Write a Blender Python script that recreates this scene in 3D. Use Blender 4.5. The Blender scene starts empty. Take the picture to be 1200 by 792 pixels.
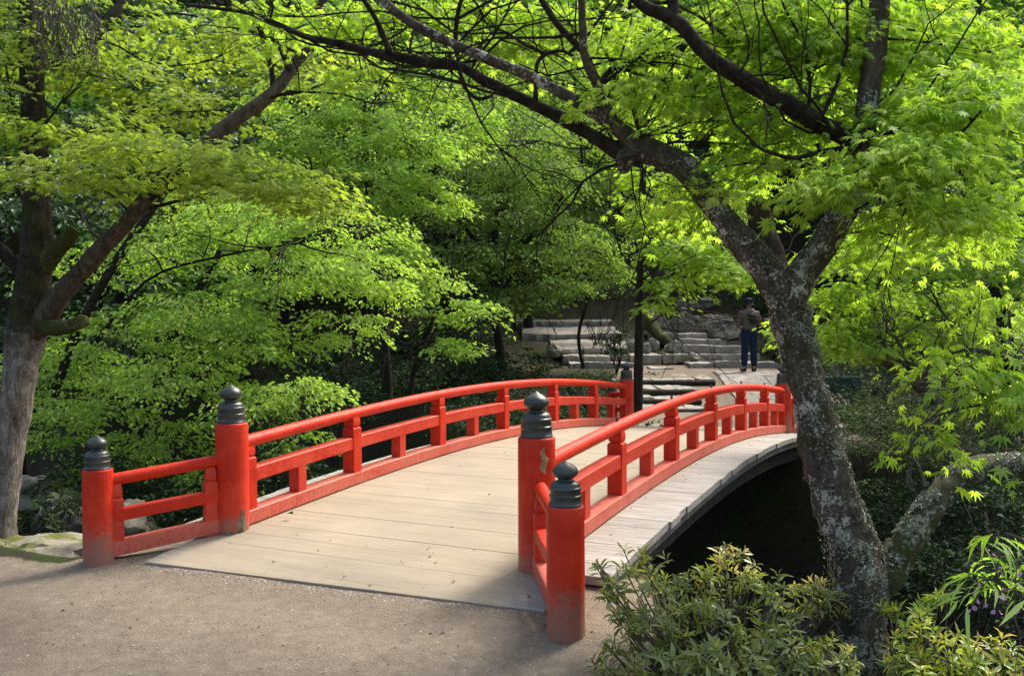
import bpy, bmesh, math, random
import numpy as np
from mathutils import Vector, Matrix, noise, Euler
R = math.radians
PI = math.pi
random.seed(7)
rng = np.random.default_rng(7)
sc = bpy.context.scene
COL = sc.collection

# ------------------------------------------------------------------ camera, world, sun, exposure
CAM_Z = 1.41
cam_d = bpy.data.cameras.new('camera')
cam = bpy.data.objects.new('camera', cam_d)
COL.objects.link(cam)
cam_d.lens = 36 * 1080 / 1200
cam_d.sensor_width = 36
cam_d.clip_start = 0.05
cam_d.clip_end = 600
CM = Matrix.Translation((0, 0, CAM_Z)) @ Matrix.Rotation(PI/2 - math.atan((396-370.1)/1080), 4, 'X') @ Matrix.Rotation(-0.0052, 4, 'Z')
cam.matrix_world = CM
sc.camera = cam

SUN_DIR = Vector((0.66, 0.68, 1.22)).normalized()
SUN_EL = math.asin(SUN_DIR.z)
SUN_AZ = math.atan2(SUN_DIR.x, SUN_DIR.y)
world = bpy.data.worlds.new('World')
sc.world = world
world.use_nodes = True
wn = world.node_tree
wn.nodes.clear()
wo = wn.nodes.new('ShaderNodeOutputWorld')
bg = wn.nodes.new('ShaderNodeBackground')
sky = wn.nodes.new('ShaderNodeTexSky')
sky.sky_type = 'NISHITA'
sky.sun_disc = False
sky.sun_elevation = SUN_EL
sky.sun_rotation = SUN_AZ
sky.dust_density = 6.0
sky.air_density = 1.0
bg.inputs['Strength'].default_value = 0.15
wn.links.new(sky.outputs[0], bg.inputs['Color'])
wn.links.new(bg.outputs[0], wo.inputs['Surface'])
sl = bpy.data.lights.new('sun', 'SUN')
sl.energy = 1.8
sl.angle = R(14)
sl.color = (1.0, 0.955, 0.88)
sun = bpy.data.objects.new('sun', sl)
COL.objects.link(sun)
sun.rotation_euler = SUN_DIR.to_track_quat('Z', 'Y').to_euler()
sc.view_settings.view_transform = 'Standard'
sc.view_settings.look = 'None'
sc.view_settings.exposure = 1.2
sc.view_settings.gamma = 1.0
sc.view_settings.use_curve_mapping = False
sc.render.engine = 'CYCLES'
sc.cycles.max_bounces = 8
sc.cycles.diffuse_bounces = 4
sc.cycles.transmission_bounces = 4
sc.cycles.glossy_bounces = 2
sc.cycles.use_denoising = True
sc.cycles.caustics_reflective = False
sc.cycles.caustics_refractive = False

# ------------------------------------------------------------------ helpers
def U(px, py, d):
    """world point seen at photo pixel (px,py) at distance d along world Y"""
    v = CM.to_3x3() @ Vector(((px-600)/1080, -(py-396)/1080, -1))
    return Vector((0, 0, CAM_Z)) + v * (d / v.y)

def PX(w, d):
    return w * d / 1080.0

def mat(name):
    m = bpy.data.materials.new(name)
    m.use_nodes = True
    nt = m.node_tree
    nt.nodes.clear()
    out = nt.nodes.new('ShaderNodeOutputMaterial')
    return m, nt, out

def N(nt, typ, **kw):
    n = nt.nodes.new(typ)
    for k, v in kw.items():
        if k in ('ins',):
            for a, b in v.items():
                n.inputs[a].default_value = b
        else:
            setattr(n, k, v)
    return n

def ramp(nt, fac, stops):
    r = nt.nodes.new('ShaderNodeValToRGB')
    e = r.color_ramp.elements
    while len(e) < len(stops):
        e.new(0.5)
    for i, (p, c) in enumerate(stops):
        e[i].position = p
        e[i].color = (*c, 1) if len(c) == 3 else c
    nt.links.new(fac, r.inputs[0])
    return r.outputs[0]

def noise_n(nt, vec, scale, detail=6, rough=0.6, dist=0.0):
    n = N(nt, 'ShaderNodeTexNoise', ins={'Scale': scale, 'Detail': detail, 'Roughness': rough, 'Distortion': dist})
    if vec is not None:
        nt.links.new(vec, n.inputs['Vector'])
    return n.outputs['Fac']

def mixc(nt, fac, a, b, mode='MIX'):
    m = N(nt, 'ShaderNodeMix', data_type='RGBA', blend_type=mode)
    for sock, v in ((m.inputs[0], fac), (m.inputs[6], a), (m.inputs[7], b)):
        if hasattr(v, 'is_linked'):
            nt.links.new(v, sock)
        elif isinstance(v, (int, float)):
            sock.default_value = v
        else:
            sock.default_value = (*v, 1)
    return m.outputs[2]

def mth(nt, op, a, b=0.0, clamp=False):
    m = N(nt, 'ShaderNodeMath', operation=op, use_clamp=clamp)
    for s, v in ((m.inputs[0], a), (m.inputs[1], b)):
        if hasattr(v, 'is_linked'):
            nt.links.new(v, s)
        else:
            s.default_value = v
    return m.outputs[0]

def coords(nt, scale=(1, 1, 1), obj=True):
    tc = N(nt, 'ShaderNodeTexCoord')
    mp = N(nt, 'ShaderNodeMapping')
    mp.inputs['Scale'].default_value = scale
    if obj:
        nt.links.new(tc.outputs['Object'], mp.inputs[0])
    else:
        g = N(nt, 'ShaderNodeNewGeometry')
        nt.links.new(g.outputs['Position'], mp.inputs[0])
    return mp.outputs[0]

def finish(nt, out, color, rough=0.7, bump=None, bstr=0.3, bdist=0.01, spec=0.4):
    p = N(nt, 'ShaderNodeBsdfPrincipled')
    if hasattr(color, 'is_linked'):
        nt.links.new(color, p.inputs['Base Color'])
    else:
        p.inputs['Base Color'].default_value = (*color, 1)
    if hasattr(rough, 'is_linked'):
        nt.links.new(rough, p.inputs['Roughness'])
    else:
        p.inputs['Roughness'].default_value = rough
    p.inputs['Specular IOR Level'].default_value = spec
    if bump is not None:
        b = N(nt, 'ShaderNodeBump')
        b.inputs['Strength'].default_value = bstr
        b.inputs['Distance'].default_value = bdist
        nt.links.new(bump, b.inputs['Height'])
        nt.links.new(b.outputs[0], p.inputs['Normal'])
    nt.links.new(p.outputs[0], out.inputs[0])

def link(name, me, parent=None, **props):
    o = bpy.data.objects.new(name, me)
    COL.objects.link(o)
    if parent is not None:
        o.parent = parent
    for k, v in props.items():
        o[k] = v
    return o

def thing(name, loc, label, cat, group=None):
    o = bpy.data.objects.new(name, None)
    o.empty_display_size = 0.1
    o.location = loc
    COL.objects.link(o)
    o['label'] = label
    o['category'] = cat
    if group:
        o['group'] = group
    return o

class MB:
    """collects verts and faces (world coordinates); build() makes one object, local to its parent"""
    def __init__(s):
        s.v = []
        s.f = []
    def add(s, vs, fs):
        b = len(s.v)
        s.v += [Vector(q) for q in vs]
        s.f += [tuple(b + i for i in q) for q in fs]
    def box(s, c, ax, ay, az):
        """centre and three half vectors"""
        c, ax, ay, az = map(Vector, (c, ax, ay, az))
        vs = [c + ax*i + ay*j + az*k for k in (-1, 1) for j in (-1, 1) for i in (-1, 1)]
        s.add(vs, [(0, 2, 3, 1), (4, 5, 7, 6), (0, 1, 5, 4), (2, 6, 7, 3), (0, 4, 6, 2), (1, 3, 7, 5)])
    def tube(s, pts, rad, n=8, cap=True, rough=0.0, seed=0.0, fs=6.0):
        pts = [Vector(p) for p in pts]
        m = len(pts)
        base = len(s.v)
        up = None
        for i, p in enumerate(pts):
            t = (pts[min(i+1, m-1)] - pts[max(i-1, 0)])
            if t.length < 1e-9:
                t = Vector((0, 0, 1))
            t.normalize()
            if up is None:
                up = Vector((0, 1, 0)) if abs(t.y) < 0.8 else Vector((1, 0, 0))
            a = (up - t * up.dot(t)).normalized()
            up = a
            b = t.cross(a)
            r = rad[i] if hasattr(rad, '__len__') else rad
            for k in range(n):
                th = 2*PI*k/n
                dvec = a*math.cos(th) + b*math.sin(th)
                q = p + dvec*r
                if rough:
                    w = noise.fractal(q*fs + Vector((seed, 0, 0)), 0.9, 2.1, 5) * rough + noise.noise(q*fs*0.35 + Vector((0, seed, 0)))*rough*1.2
                    q = p + dvec*(r*(1 + w))
                s.v.append(q)
        for i in range(m-1):
            for k in range(n):
                a0 = base + i*n + k
                a1 = base + i*n + (k+1) % n
                s.f.append((a0, a1, a1+n, a0+n))
        if cap:
            s.f.append(tuple(base + k for k in range(n))[::-1])
            s.f.append(tuple(base + (m-1)*n + k for k in range(n)))
    def lathe(s, c, prof, n=32):
        c = Vector(c)
        base = len(s.v)
        for r, z in prof:
            for k in range(n):
                th = 2*PI*k/n
                s.v.append(c + Vector((r*math.cos(th), r*math.sin(th), z)))
        for i in range(len(prof)-1):
            for k in range(n):
                a0 = base + i*n + k
                a1 = base + i*n + (k+1) % n
                s.f.append((a0, a1, a1+n, a0+n))
        s.f.append(tuple(base+k for k in range(n))[::-1])
        s.f.append(tuple(base+(len(prof)-1)*n+k for k in range(n)))
    def build(s, name, m, parent=None, smooth=False, bevel=0, **props):
        off = Vector(parent_loc(parent)) if parent is not None else Vector((0, 0, 0))
        me = bpy.data.meshes.new(name)
        me.from_pydata([v - off for v in s.v], [], s.f)
        me.materials.append(m)
        if bevel:
            bm = bmesh.new()
            bm.from_mesh(me)
            bmesh.ops.remove_doubles(bm, verts=bm.verts, dist=1e-5)
            es = [e for e in bm.edges if len(e.link_faces) == 2 and e.calc_face_angle(0) > 0.6]
            bmesh.ops.bevel(bm, geom=es, offset=bevel, segments=2, affect='EDGES', profile=0.6)
            bm.to_mesh(me)
            bm.free()
        if smooth:
            me.polygons.foreach_set('use_smooth', [True]*len(me.polygons))
            me.set_sharp_from_angle(angle=R(42))
        me.update()
        return link(name, me, parent, **props)

def parent_loc(p):
    l = Vector((0, 0, 0))
    while p is not None:
        l += p.location
        p = p.parent
    return l

def smooth_path(pts, rad, sub=6):
    """Catmull-Rom through pts with radii"""
    P = [Vector(p) for p in pts]
    op, orr = [], []
    n = len(P)
    for i in range(n-1):
        p0, p1, p2, p3 = P[max(i-1, 0)], P[i], P[i+1], P[min(i+2, n-1)]
        for k in range(sub):
            t = k/sub
            op.append(0.5*((2*p1) + (p2-p0)*t + (2*p0-5*p1+4*p2-p3)*t*t + (3*p1-p0-3*p2+p3)*t**3))
            orr.append(rad[i]*(1-t) + rad[i+1]*t)
    op.append(P[-1]); orr.append(rad[-1])
    return op, orr

# ------------------------------------------------------------------ materials
def red_paint(name, fade, dirt_z=None):
    m, nt, out = mat(name)
    w = coords(nt, obj=False)
    n1 = noise_n(nt, w, 5, 6, 0.65)
    n2 = noise_n(nt, w, 38, 5, 0.7)
    n3 = noise_n(nt, w, 130, 3, 0.6)
    c = ramp(nt, n1, [(0.3, (0.46, 0.014, 0.002)), (0.6, (0.59, 0.026, 0.003)), (0.8, (0.64, 0.048, 0.010))])
    f = ramp(nt, mth(nt, 'ADD', mth(nt, 'MULTIPLY', n2, 0.6), mth(nt, 'MULTIPLY', n1, 0.4)), [(0.44 - 0.15*fade, (0, 0, 0)), (0.62 - 0.1*fade, (1, 1, 1))])
    c = mixc(nt, mth(nt, 'MULTIPLY', f, fade), c, (0.55, 0.165, 0.115))
    st = N(nt, 'ShaderNodeMapping'); st.inputs['Scale'].default_value = (1, 1, 0.12)
    nt.links.new(w, st.inputs[0])
    n4 = noise_n(nt, st.outputs[0], 30, 5, 0.65)
    c = mixc(nt, ramp(nt, n4, [(0.52, (0, 0, 0)), (0.72, (0.4,)*3)]), c, (0.36, 0.014, 0.006))
    # small chips down to the weathered wood
    chip = ramp(nt, mth(nt, 'ADD', mth(nt, 'MULTIPLY', n2, 0.7), mth(nt, 'MULTIPLY', n3, 0.3)), [(0.648, (0, 0, 0)), (0.668, (1, 1, 1))])
    c = mixc(nt, chip, c, (0.30, 0.20, 0.12))
    if dirt_z is not None:
        g = N(nt, 'ShaderNodeNewGeometry')
        sp = N(nt, 'ShaderNodeSeparateXYZ')
        nt.links.new(g.outputs['Position'], sp.inputs[0])
        h = mth(nt, 'SUBTRACT', sp.outputs[2], dirt_z)
        h = mth(nt, 'ADD', h, mth(nt, 'MULTIPLY', mth(nt, 'SUBTRACT', n1, 0.5), 0.42))
        h = mth(nt, 'ADD', h, mth(nt, 'MULTIPLY', mth(nt, 'SUBTRACT', n2, 0.5), 0.55))
        d = ramp(nt, h, [(0.05, (1, 1, 1)), (0.14, (0.85, 0.85, 0.85)), (0.32, (0, 0, 0))])
        c = mixc(nt, mth(nt, 'MULTIPLY', d, 0.85), c, (0.23, 0.17, 0.125))
    finish(nt, out, c, ramp(nt, n2, [(0.3, (0.34,)*3), (0.7, (0.62,)*3)]), mth(nt, 'ADD', n2, mth(nt, 'MULTIPLY', n4, 1.5)), 0.55, 0.006, 0.28)
    return m

RED = red_paint('red_paint', 0.06)
RED_POST = red_paint('red_paint_post', 0.10, -0.20)
RED_POST_FAR = red_paint('red_paint_post_far', 0.2, -0.28)
RED_TOP = red_paint('red_paint_top', 0.0)
RED_MID = red_paint('red_paint_mid', 0.30)
RED_LOW = red_paint('red_paint_worn', 0.85)

def m_copper():
    m, nt, out = mat('patinated_cap')
    w = coords(nt, obj=False)
    n1 = noise_n(nt, w, 14, 6, 0.7)
    n2 = noise_n(nt, w, 90, 4, 0.7)
    c = ramp(nt, n1, [(0.3, (0.014, 0.020, 0.019)), (0.55, (0.030, 0.042, 0.038)), (0.8, (0.075, 0.10, 0.085))])
    c = mixc(nt, ramp(nt, n2, [(0.6, (0, 0, 0)), (0.75, (0.6, 0.6, 0.6))]), c, (0.12, 0.14, 0.12))
    p = finish(nt, out, c, ramp(nt, n1, [(0.3, (0.3,)*3), (0.8, (0.55,)*3)]), n2, 0.2, 0.003, 0.6)
    return m
COPPER = m_copper()

def m_plank(name, dusty):
    m, nt, out = mat(name)
    oi = N(nt, 'ShaderNodeObjectInfo')
    w = coords(nt, obj=False)
    # rotate into bridge frame: grain runs across the bridge
    mp = N(nt, 'ShaderNodeMapping')
    nt.links.new(w, mp.inputs[0])
    mp.inputs['Rotation'].default_value = (0, 0, 0.4502)
    mp2 = N(nt, 'ShaderNodeMapping')
    nt.links.new(mp.outputs[0], mp2.inputs[0])
    mp2.inputs['Scale'].default_value = (1.6, 34, 34)
    grain = noise_n(nt, mp2.outputs[0], 1.6, 8, 0.7, 0.6)
    fine = noise_n(nt, w, 160, 3, 0.7)
    big = noise_n(nt, w, 1.3, 5, 0.6)
    sp = N(nt, 'ShaderNodeSeparateXYZ')
    nt.links.new(mp.outputs[0], sp.inputs[0])
    # worn wood
    wood = ramp(nt, grain, [(0.30, (0.10, 0.095, 0.085)), (0.45, (0.27, 0.26, 0.235)), (0.62, (0.42, 0.405, 0.37))])
    wood = mixc(nt, mth(nt, 'MULTIPLY', oi.outputs['Random'], 0.42), wood, (0.17, 0.165, 0.155))
    med = noise_n(nt, mp2.outputs[0], 0.55, 7, 0.75, 0.8)
    dust = ramp(nt, mth(nt, 'ADD', mth(nt, 'ADD', mth(nt, 'MULTIPLY', fine, 0.38), mth(nt, 'MULTIPLY', med, 0.34)), mth(nt, 'MULTIPLY', big, 0.28)), [(0.36, (0.19, 0.155, 0.108)), (0.46, (0.28, 0.235, 0.165)), (0.56, (0.345, 0.292, 0.208)), (0.66, (0.42, 0.365, 0.27))])
    # the trodden middle is dusted with sand, the planks outside the rails are bare
    cx = mth(nt, 'SUBTRACT', sp.outputs[0], PLANK_C)
    ac = mth(nt, 'ABSOLUTE', cx)
    edge = mth(nt, 'ADD', ac, mth(nt, 'MULTIPLY', mth(nt, 'SUBTRACT', big, 0.5), 0.5))
    inner = ramp(nt, edge, [(1.0, (1, 1, 1)), (1.0, (1, 1, 1))])
    fac = N(nt, 'ShaderNodeMapRange', ins={'From Min': 1.30, 'From Max': 1.12, 'To Min': 0.06, 'To Max': 1.0})
    nt.links.new(edge, fac.inputs[0])
    patch = ramp(nt, mth(nt, 'ADD', mth(nt, 'MULTIPLY', grain, 0.55), mth(nt, 'MULTIPLY', big, 0.45)), [(0.34, (0.70,)*3), (0.55, (0.98,)*3)])
    f2 = mth(nt, 'MULTIPLY', fac.outputs[0], patch)
    c = mixc(nt, f2, wood, dust)
    h = mth(nt, 'ADD', mth(nt, 'MULTIPLY', grain, 0.8), mth(nt, 'MULTIPLY', fine, 0.3))
    finish(nt, out, c, 0.85, h, 0.5, 0.006, 0.25)
    return m

# bridge frame (fit to the photograph)
TL = Vector((-1.951, 6.385, 0))          # left tall post near end
AX = Vector((math.sin(0.4502), math.cos(0.4502), 0))
CR = Vector((math.cos(0.4502), -math.sin(0.4502), 0))
BW = 2.323
BAY = 1.4136
PLANK_C = (TL + CR*BW/2).dot(CR)
UP = Vector((0, 0, 1))
def deck_z(a):
    t = max(0.0, min(6.0, a/BAY))
    u = t*(6-t)
    z = 0.88*(-0.0737 + (-0.3012+0.0737)*t/6 + 0.0231*u + 0.0005*u*u)
    if a < 0:
        z = -0.065 + a*0.125
    if a > 6*BAY:
        z -= (a-6*BAY)*0.05
    return z
def B(a, v, z=0.0):
    p = TL + AX*a + CR*v
    return Vector((p.x, p.y, z))
PLANK = m_plank('weathered_plank', 1)

def m_simple(name, stops, scale=8, rough=0.85, bstr=0.5, bdist=0.02, scale2=60, obj=False, spec=0.25, moss=None, mscale=3.0):
    m, nt, out = mat(name)
    w = coords(nt, obj=obj)
    n1 = noise_n(nt, w, scale, 8, 0.68)
    n2 = noise_n(nt, w, scale2, 5, 0.7)
    s = mth(nt, 'ADD', mth(nt, 'MULTIPLY', n1, 0.6), mth(nt, 'MULTIPLY', n2, 0.4))
    c = ramp(nt, s, stops)
    if moss:
        n3 = noise_n(nt, w, mscale, 6, 0.7)
        g = N(nt, 'ShaderNodeNewGeometry')
        sp = N(nt, 'ShaderNodeSeparateXYZ')
        nt.links.new(g.outputs['Normal'], sp.inputs[0])
        f = mth(nt, 'ADD', mth(nt, 'MULTIPLY', sp.outputs[2], 0.16), n3)
        f = ramp(nt, f, [(moss[0], (0, 0, 0)), (moss[0]+0.10, (1, 1, 1))])
        c = mixc(nt, f, c, moss[1])
    finish(nt, out, c, rough, s, bstr, bdist, spec)
    return m

def m_ground():
    m, nt, out = mat('gravel_and_forest_floor')
    w = coords(nt, obj=False)
    big = noise_n(nt, w, 0.9, 6, 0.6)
    mid = noise_n(nt, w, 12, 6, 0.7)
    fine = noise_n(nt, w, 90, 4, 0.75)
    vor = N(nt, 'ShaderNodeTexVoronoi', ins={'Scale': 75.0})
    nt.links.new(w, vor.inputs['Vector'])
    s = mth(nt, 'ADD', mth(nt, 'MULTIPLY', fine, 0.55), mth(nt, 'MULTIPLY', mid, 0.45))
    grav = ramp(nt, s, [(0.32, (0.105, 0.086, 0.062)), (0.5, (0.195, 0.163, 0.121)), (0.68, (0.31, 0.268, 0.208))])
    grav = mixc(nt, ramp(nt, big, [(0.35, (0.75,)*3), (0.62, (0,)*3)]), grav, mixc(nt, 0.5, grav, (0.17, 0.13, 0.095)))
    soil = ramp(nt, s, [(0.3, (0.014, 0.013, 0.009)), (0.55, (0.045, 0.038, 0.024)), (0.75, (0.10, 0.08, 0.05))])
    soil = mixc(nt, ramp(nt, noise_n(nt, w, 1.7, 6, 0.7), [(0.5, (0, 0, 0)), (0.62, (1, 1, 1))]), soil, (0.030, 0.050, 0.012))
    at = N(nt, 'ShaderNodeAttribute', attribute_name='path')
    f = mth(nt, 'ADD', at.outputs['Fac'], mth(nt, 'MULTIPLY', mth(nt, 'SUBTRACT', mid, 0.5), 0.6))
    f = ramp(nt, f, [(0.4, (0, 0, 0)), (0.6, (1, 1, 1))])
    c = mixc(nt, f, soil, grav)
    hh = mth(nt, 'ADD', s, mth(nt, 'MULTIPLY', vor.outputs['Distance'], 0.5))
    hh = mth(nt, 'ADD', hh, mth(nt, 'MULTIPLY', noise_n(nt, w, 4.5, 4, 0.6), 1.6))
    finish(nt, out, c, 0.95, hh, 0.55, 0.014, 0.15)
    return m
GROUND = m_ground()
STONE = m_simple('step_stone', [(0.34, (0.12, 0.108, 0.088)), (0.5, (0.30, 0.275, 0.23)), (0.66, (0.46, 0.43, 0.37))], 4, moss=(0.80, (0.05, 0.06, 0.02)))
ROCK = m_simple('boulder_rock', [(0.32, (0.08, 0.074, 0.058)), (0.5, (0.21, 0.195, 0.155)), (0.68, (0.38, 0.36, 0.29))], 5, moss=(0.64, (0.075, 0.085, 0.02)))
MOSSROCK = m_simple('mossy_rock', [(0.32, (0.10, 0.09, 0.068)), (0.5, (0.24, 0.215, 0.16)), (0.68, (0.40, 0.37, 0.29))], 7, moss=(0.62, (0.10, 0.115, 0.02)), mscale=5)
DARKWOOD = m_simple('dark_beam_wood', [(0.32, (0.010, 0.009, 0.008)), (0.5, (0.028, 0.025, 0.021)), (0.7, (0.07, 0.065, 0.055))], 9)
EDGEWOOD = m_simple('grey_edge_wood', [(0.32, (0.05, 0.047, 0.040)), (0.5, (0.14, 0.13, 0.115)), (0.7, (0.26, 0.25, 0.22))], 14)

def m_bark(name, dark, mid, pale, lich=(0.36, 0.40, 0.33), lthr=0.56, scale=1.0, moss=None):
    m, nt, out = mat(name)
    w = coords(nt, obj=False)
    st = N(nt, 'ShaderNodeMapping')
    st.inputs['Scale'].default_value = (1, 1, 0.35)
    nt.links.new(w, st.inputs[0])
    n1 = noise_n(nt, st.outputs[0], 18*scale, 8, 0.75, 0.4)
    n2 = noise_n(nt, w, 55*scale, 5, 0.7)
    s = mth(nt, 'ADD', mth(nt, 'MULTIPLY', n1, 0.65), mth(nt, 'MULTIPLY', n2, 0.35))
    c = ramp(nt, s, [(0.34, dark), (0.5, mid), (0.66, pale)])
    n3 = mth(nt, 'ADD', mth(nt, 'MULTIPLY', noise_n(nt, w, 5*scale, 3, 0.5), 0.5), mth(nt, 'MULTIPLY', noise_n(nt, w, 22*scale, 8, 0.78), 0.5))
    f = ramp(nt, mth(nt, 'ADD', mth(nt, 'MULTIPLY', n3, 0.7), mth(nt, 'MULTIPLY', n2, 0.3)), [(lthr, (0, 0, 0)), (lthr+0.025, (1, 1, 1))])
    c = mixc(nt, f, c, lich)
    if moss:
        n4 = noise_n(nt, w, 3.5*scale, 6, 0.7)
        f = ramp(nt, n4, [(moss, (0, 0, 0)), (moss+0.08, (0.85,)*3)])
        c = mixc(nt, f, c, mixc(nt, n2, (0.020, 0.026, 0.008), (0.075, 0.085, 0.022)))
    finish(nt, out, c, 0.95, s, 0.9, 0.03, 0.12)
    return m
BARK_LICHEN = m_bark('lichen_bark', (0.018, 0.016, 0.012), (0.075, 0.067, 0.050), (0.19, 0.172, 0.135), (0.44, 0.46, 0.39), 0.535, 1.0, 0.54)
BARK_PALE = m_bark('pale_furrowed_bark', (0.05, 0.042, 0.032), (0.17, 0.145, 0.115), (0.33, 0.29, 0.24), (0.36, 0.36, 0.31), 0.62, 1.0, 0.70)
def m_bark_t2():
    # one bark: pale and furrowed low down, dark and mossy above the fork
    m, nt, out = mat('maple_bark_pale_to_dark')
    w = coords(nt, obj=False)
    st = N(nt, 'ShaderNodeMapping'); st.inputs['Scale'].default_value = (1, 1, 0.28)
    nt.links.new(w, st.inputs[0])
    n1 = noise_n(nt, st.outputs[0], 26, 8, 0.75, 0.5)
    n2 = noise_n(nt, w, 60, 5, 0.7)
    n3 = noise_n(nt, w, 5, 6, 0.7)
    s = mth(nt, 'ADD', mth(nt, 'MULTIPLY', n1, 0.7), mth(nt, 'MULTIPLY', n2, 0.3))
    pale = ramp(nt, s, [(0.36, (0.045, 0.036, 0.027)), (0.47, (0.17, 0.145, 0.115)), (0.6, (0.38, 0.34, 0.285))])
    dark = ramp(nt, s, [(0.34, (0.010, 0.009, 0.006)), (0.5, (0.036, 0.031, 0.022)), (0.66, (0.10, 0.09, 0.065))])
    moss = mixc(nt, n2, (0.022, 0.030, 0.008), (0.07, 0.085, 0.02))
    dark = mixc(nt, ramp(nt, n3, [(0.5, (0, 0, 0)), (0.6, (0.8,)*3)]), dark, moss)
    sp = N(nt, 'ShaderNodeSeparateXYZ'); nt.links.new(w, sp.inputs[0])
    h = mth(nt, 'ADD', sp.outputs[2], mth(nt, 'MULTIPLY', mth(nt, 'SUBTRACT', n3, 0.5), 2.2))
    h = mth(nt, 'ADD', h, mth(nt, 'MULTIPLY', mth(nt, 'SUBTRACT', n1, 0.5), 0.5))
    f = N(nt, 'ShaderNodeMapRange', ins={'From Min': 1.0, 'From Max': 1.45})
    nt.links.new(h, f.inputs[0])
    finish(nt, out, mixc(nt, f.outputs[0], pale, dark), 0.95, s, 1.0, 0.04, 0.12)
    return m
BARK_T2 = m_bark_t2()
BARK_BROWN = m_bark('brown_bark', (0.018, 0.013, 0.009), (0.075, 0.060, 0.045), (0.18, 0.15, 0.115), (0.20, 0.20, 0.16), 0.64, 1.0, 0.66)
BARK_DARK = m_bark('dark_bark', (0.008, 0.007, 0.005), (0.026, 0.023, 0.017), (0.065, 0.057, 0.042), (0.15, 0.16, 0.12), 0.62, 1.0, 0.60)
BARK_GREY = m_bark('grey_bark', (0.03, 0.028, 0.022), (0.085, 0.08, 0.065), (0.17, 0.165, 0.14), (0.28, 0.30, 0.25), 0.58)
BARK_MOSSY = m_bark('mossy_lichen_bark', (0.022, 0.022, 0.012), (0.075, 0.078, 0.045), (0.17, 0.175, 0.11), (0.30, 0.33, 0.24), 0.55, 1.0, 0.47)
MOSSWOOD = m_bark('mossy_wood', (0.02, 0.02, 0.01), (0.05, 0.05, 0.02), (0.10, 0.10, 0.05), (0.12, 0.13, 0.06), 0.5, 1.0, 0.42)

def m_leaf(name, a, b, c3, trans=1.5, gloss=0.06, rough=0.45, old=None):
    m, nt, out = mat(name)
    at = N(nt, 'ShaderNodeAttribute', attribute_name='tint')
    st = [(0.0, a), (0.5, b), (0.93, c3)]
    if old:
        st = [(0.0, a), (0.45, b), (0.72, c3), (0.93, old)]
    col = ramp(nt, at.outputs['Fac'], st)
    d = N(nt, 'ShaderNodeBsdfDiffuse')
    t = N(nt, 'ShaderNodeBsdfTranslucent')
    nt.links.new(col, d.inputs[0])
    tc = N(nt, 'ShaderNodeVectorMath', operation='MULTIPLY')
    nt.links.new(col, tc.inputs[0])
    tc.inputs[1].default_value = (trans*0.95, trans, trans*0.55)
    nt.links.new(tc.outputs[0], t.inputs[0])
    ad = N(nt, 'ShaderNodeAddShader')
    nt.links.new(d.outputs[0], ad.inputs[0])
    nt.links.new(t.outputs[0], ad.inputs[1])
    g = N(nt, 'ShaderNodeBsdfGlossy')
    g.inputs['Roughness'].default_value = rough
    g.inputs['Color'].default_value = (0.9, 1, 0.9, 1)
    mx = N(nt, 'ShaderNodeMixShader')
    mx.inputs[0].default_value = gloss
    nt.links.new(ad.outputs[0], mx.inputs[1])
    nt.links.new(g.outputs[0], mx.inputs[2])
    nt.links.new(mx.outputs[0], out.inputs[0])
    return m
LEAF_LIME = m_leaf('fresh_maple_leaf', (0.076, 0.125, 0.014), (0.122, 0.187, 0.020), (0.180, 0.248, 0.034), 2.15, 0.035, 0.55)
LEAF_YELLOW = m_leaf('yellow_green_maple_leaf', (0.078, 0.115, 0.016), (0.120, 0.165, 0.022), (0.17, 0.21, 0.034), 1.9, 0.035, 0.55)
LEAF_MID = m_leaf('mid_green_leaf', (0.062, 0.110, 0.020), (0.102, 0.163, 0.030), (0.162, 0.230, 0.046), 1.8, 0.015, 0.6)
LEAF_GREEN = m_leaf('green_maple_leaf', (0.046, 0.082, 0.016), (0.075, 0.122, 0.022), (0.108, 0.165, 0.032), 1.5, 0.015, 0.6)
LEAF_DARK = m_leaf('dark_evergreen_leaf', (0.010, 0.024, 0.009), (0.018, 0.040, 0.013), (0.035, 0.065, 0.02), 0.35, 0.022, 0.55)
LEAF_SHRUB = m_leaf('dull_shrub_leaf', (0.018, 0.032, 0.012), (0.032, 0.052, 0.018), (0.065, 0.085, 0.032), 0.45, 0.02, 0.6)
LEAF_BUSH = m_leaf('glossy_bush_leaf', (0.055, 0.076, 0.018), (0.105, 0.132, 0.030), (0.185, 0.195, 0.055), 1.15, 0.05, 0.42, (0.24, 0.19, 0.08))
LEAF_BUSHY = m_leaf('yellowish_bush_leaf', (0.06, 0.10, 0.014), (0.12, 0.17, 0.02), (0.21, 0.23, 0.035), 1.0, 0.05, 0.42, (0.27, 0.20, 0.08))
LEAF_BAMBOO = m_leaf('pale_bamboo_leaf', (0.12, 0.22, 0.03), (0.17, 0.28, 0.04), (0.24, 0.34, 0.07), 1.3)
LEAF_DRY = m_leaf('dry_grey_twig', (0.07, 0.065, 0.055), (0.12, 0.11, 0.09), (0.16, 0.14, 0.11), 0.2, 0.02)
PETAL = m_leaf('purple_petal', (0.22, 0.11, 0.34), (0.28, 0.15, 0.42), (0.34, 0.2, 0.48), 0.6)
LICHEN = m_leaf('lichen_flake', (0.07, 0.075, 0.05), (0.20, 0.215, 0.165), (0.40, 0.43, 0.36), 0.1, 0.02)

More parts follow.
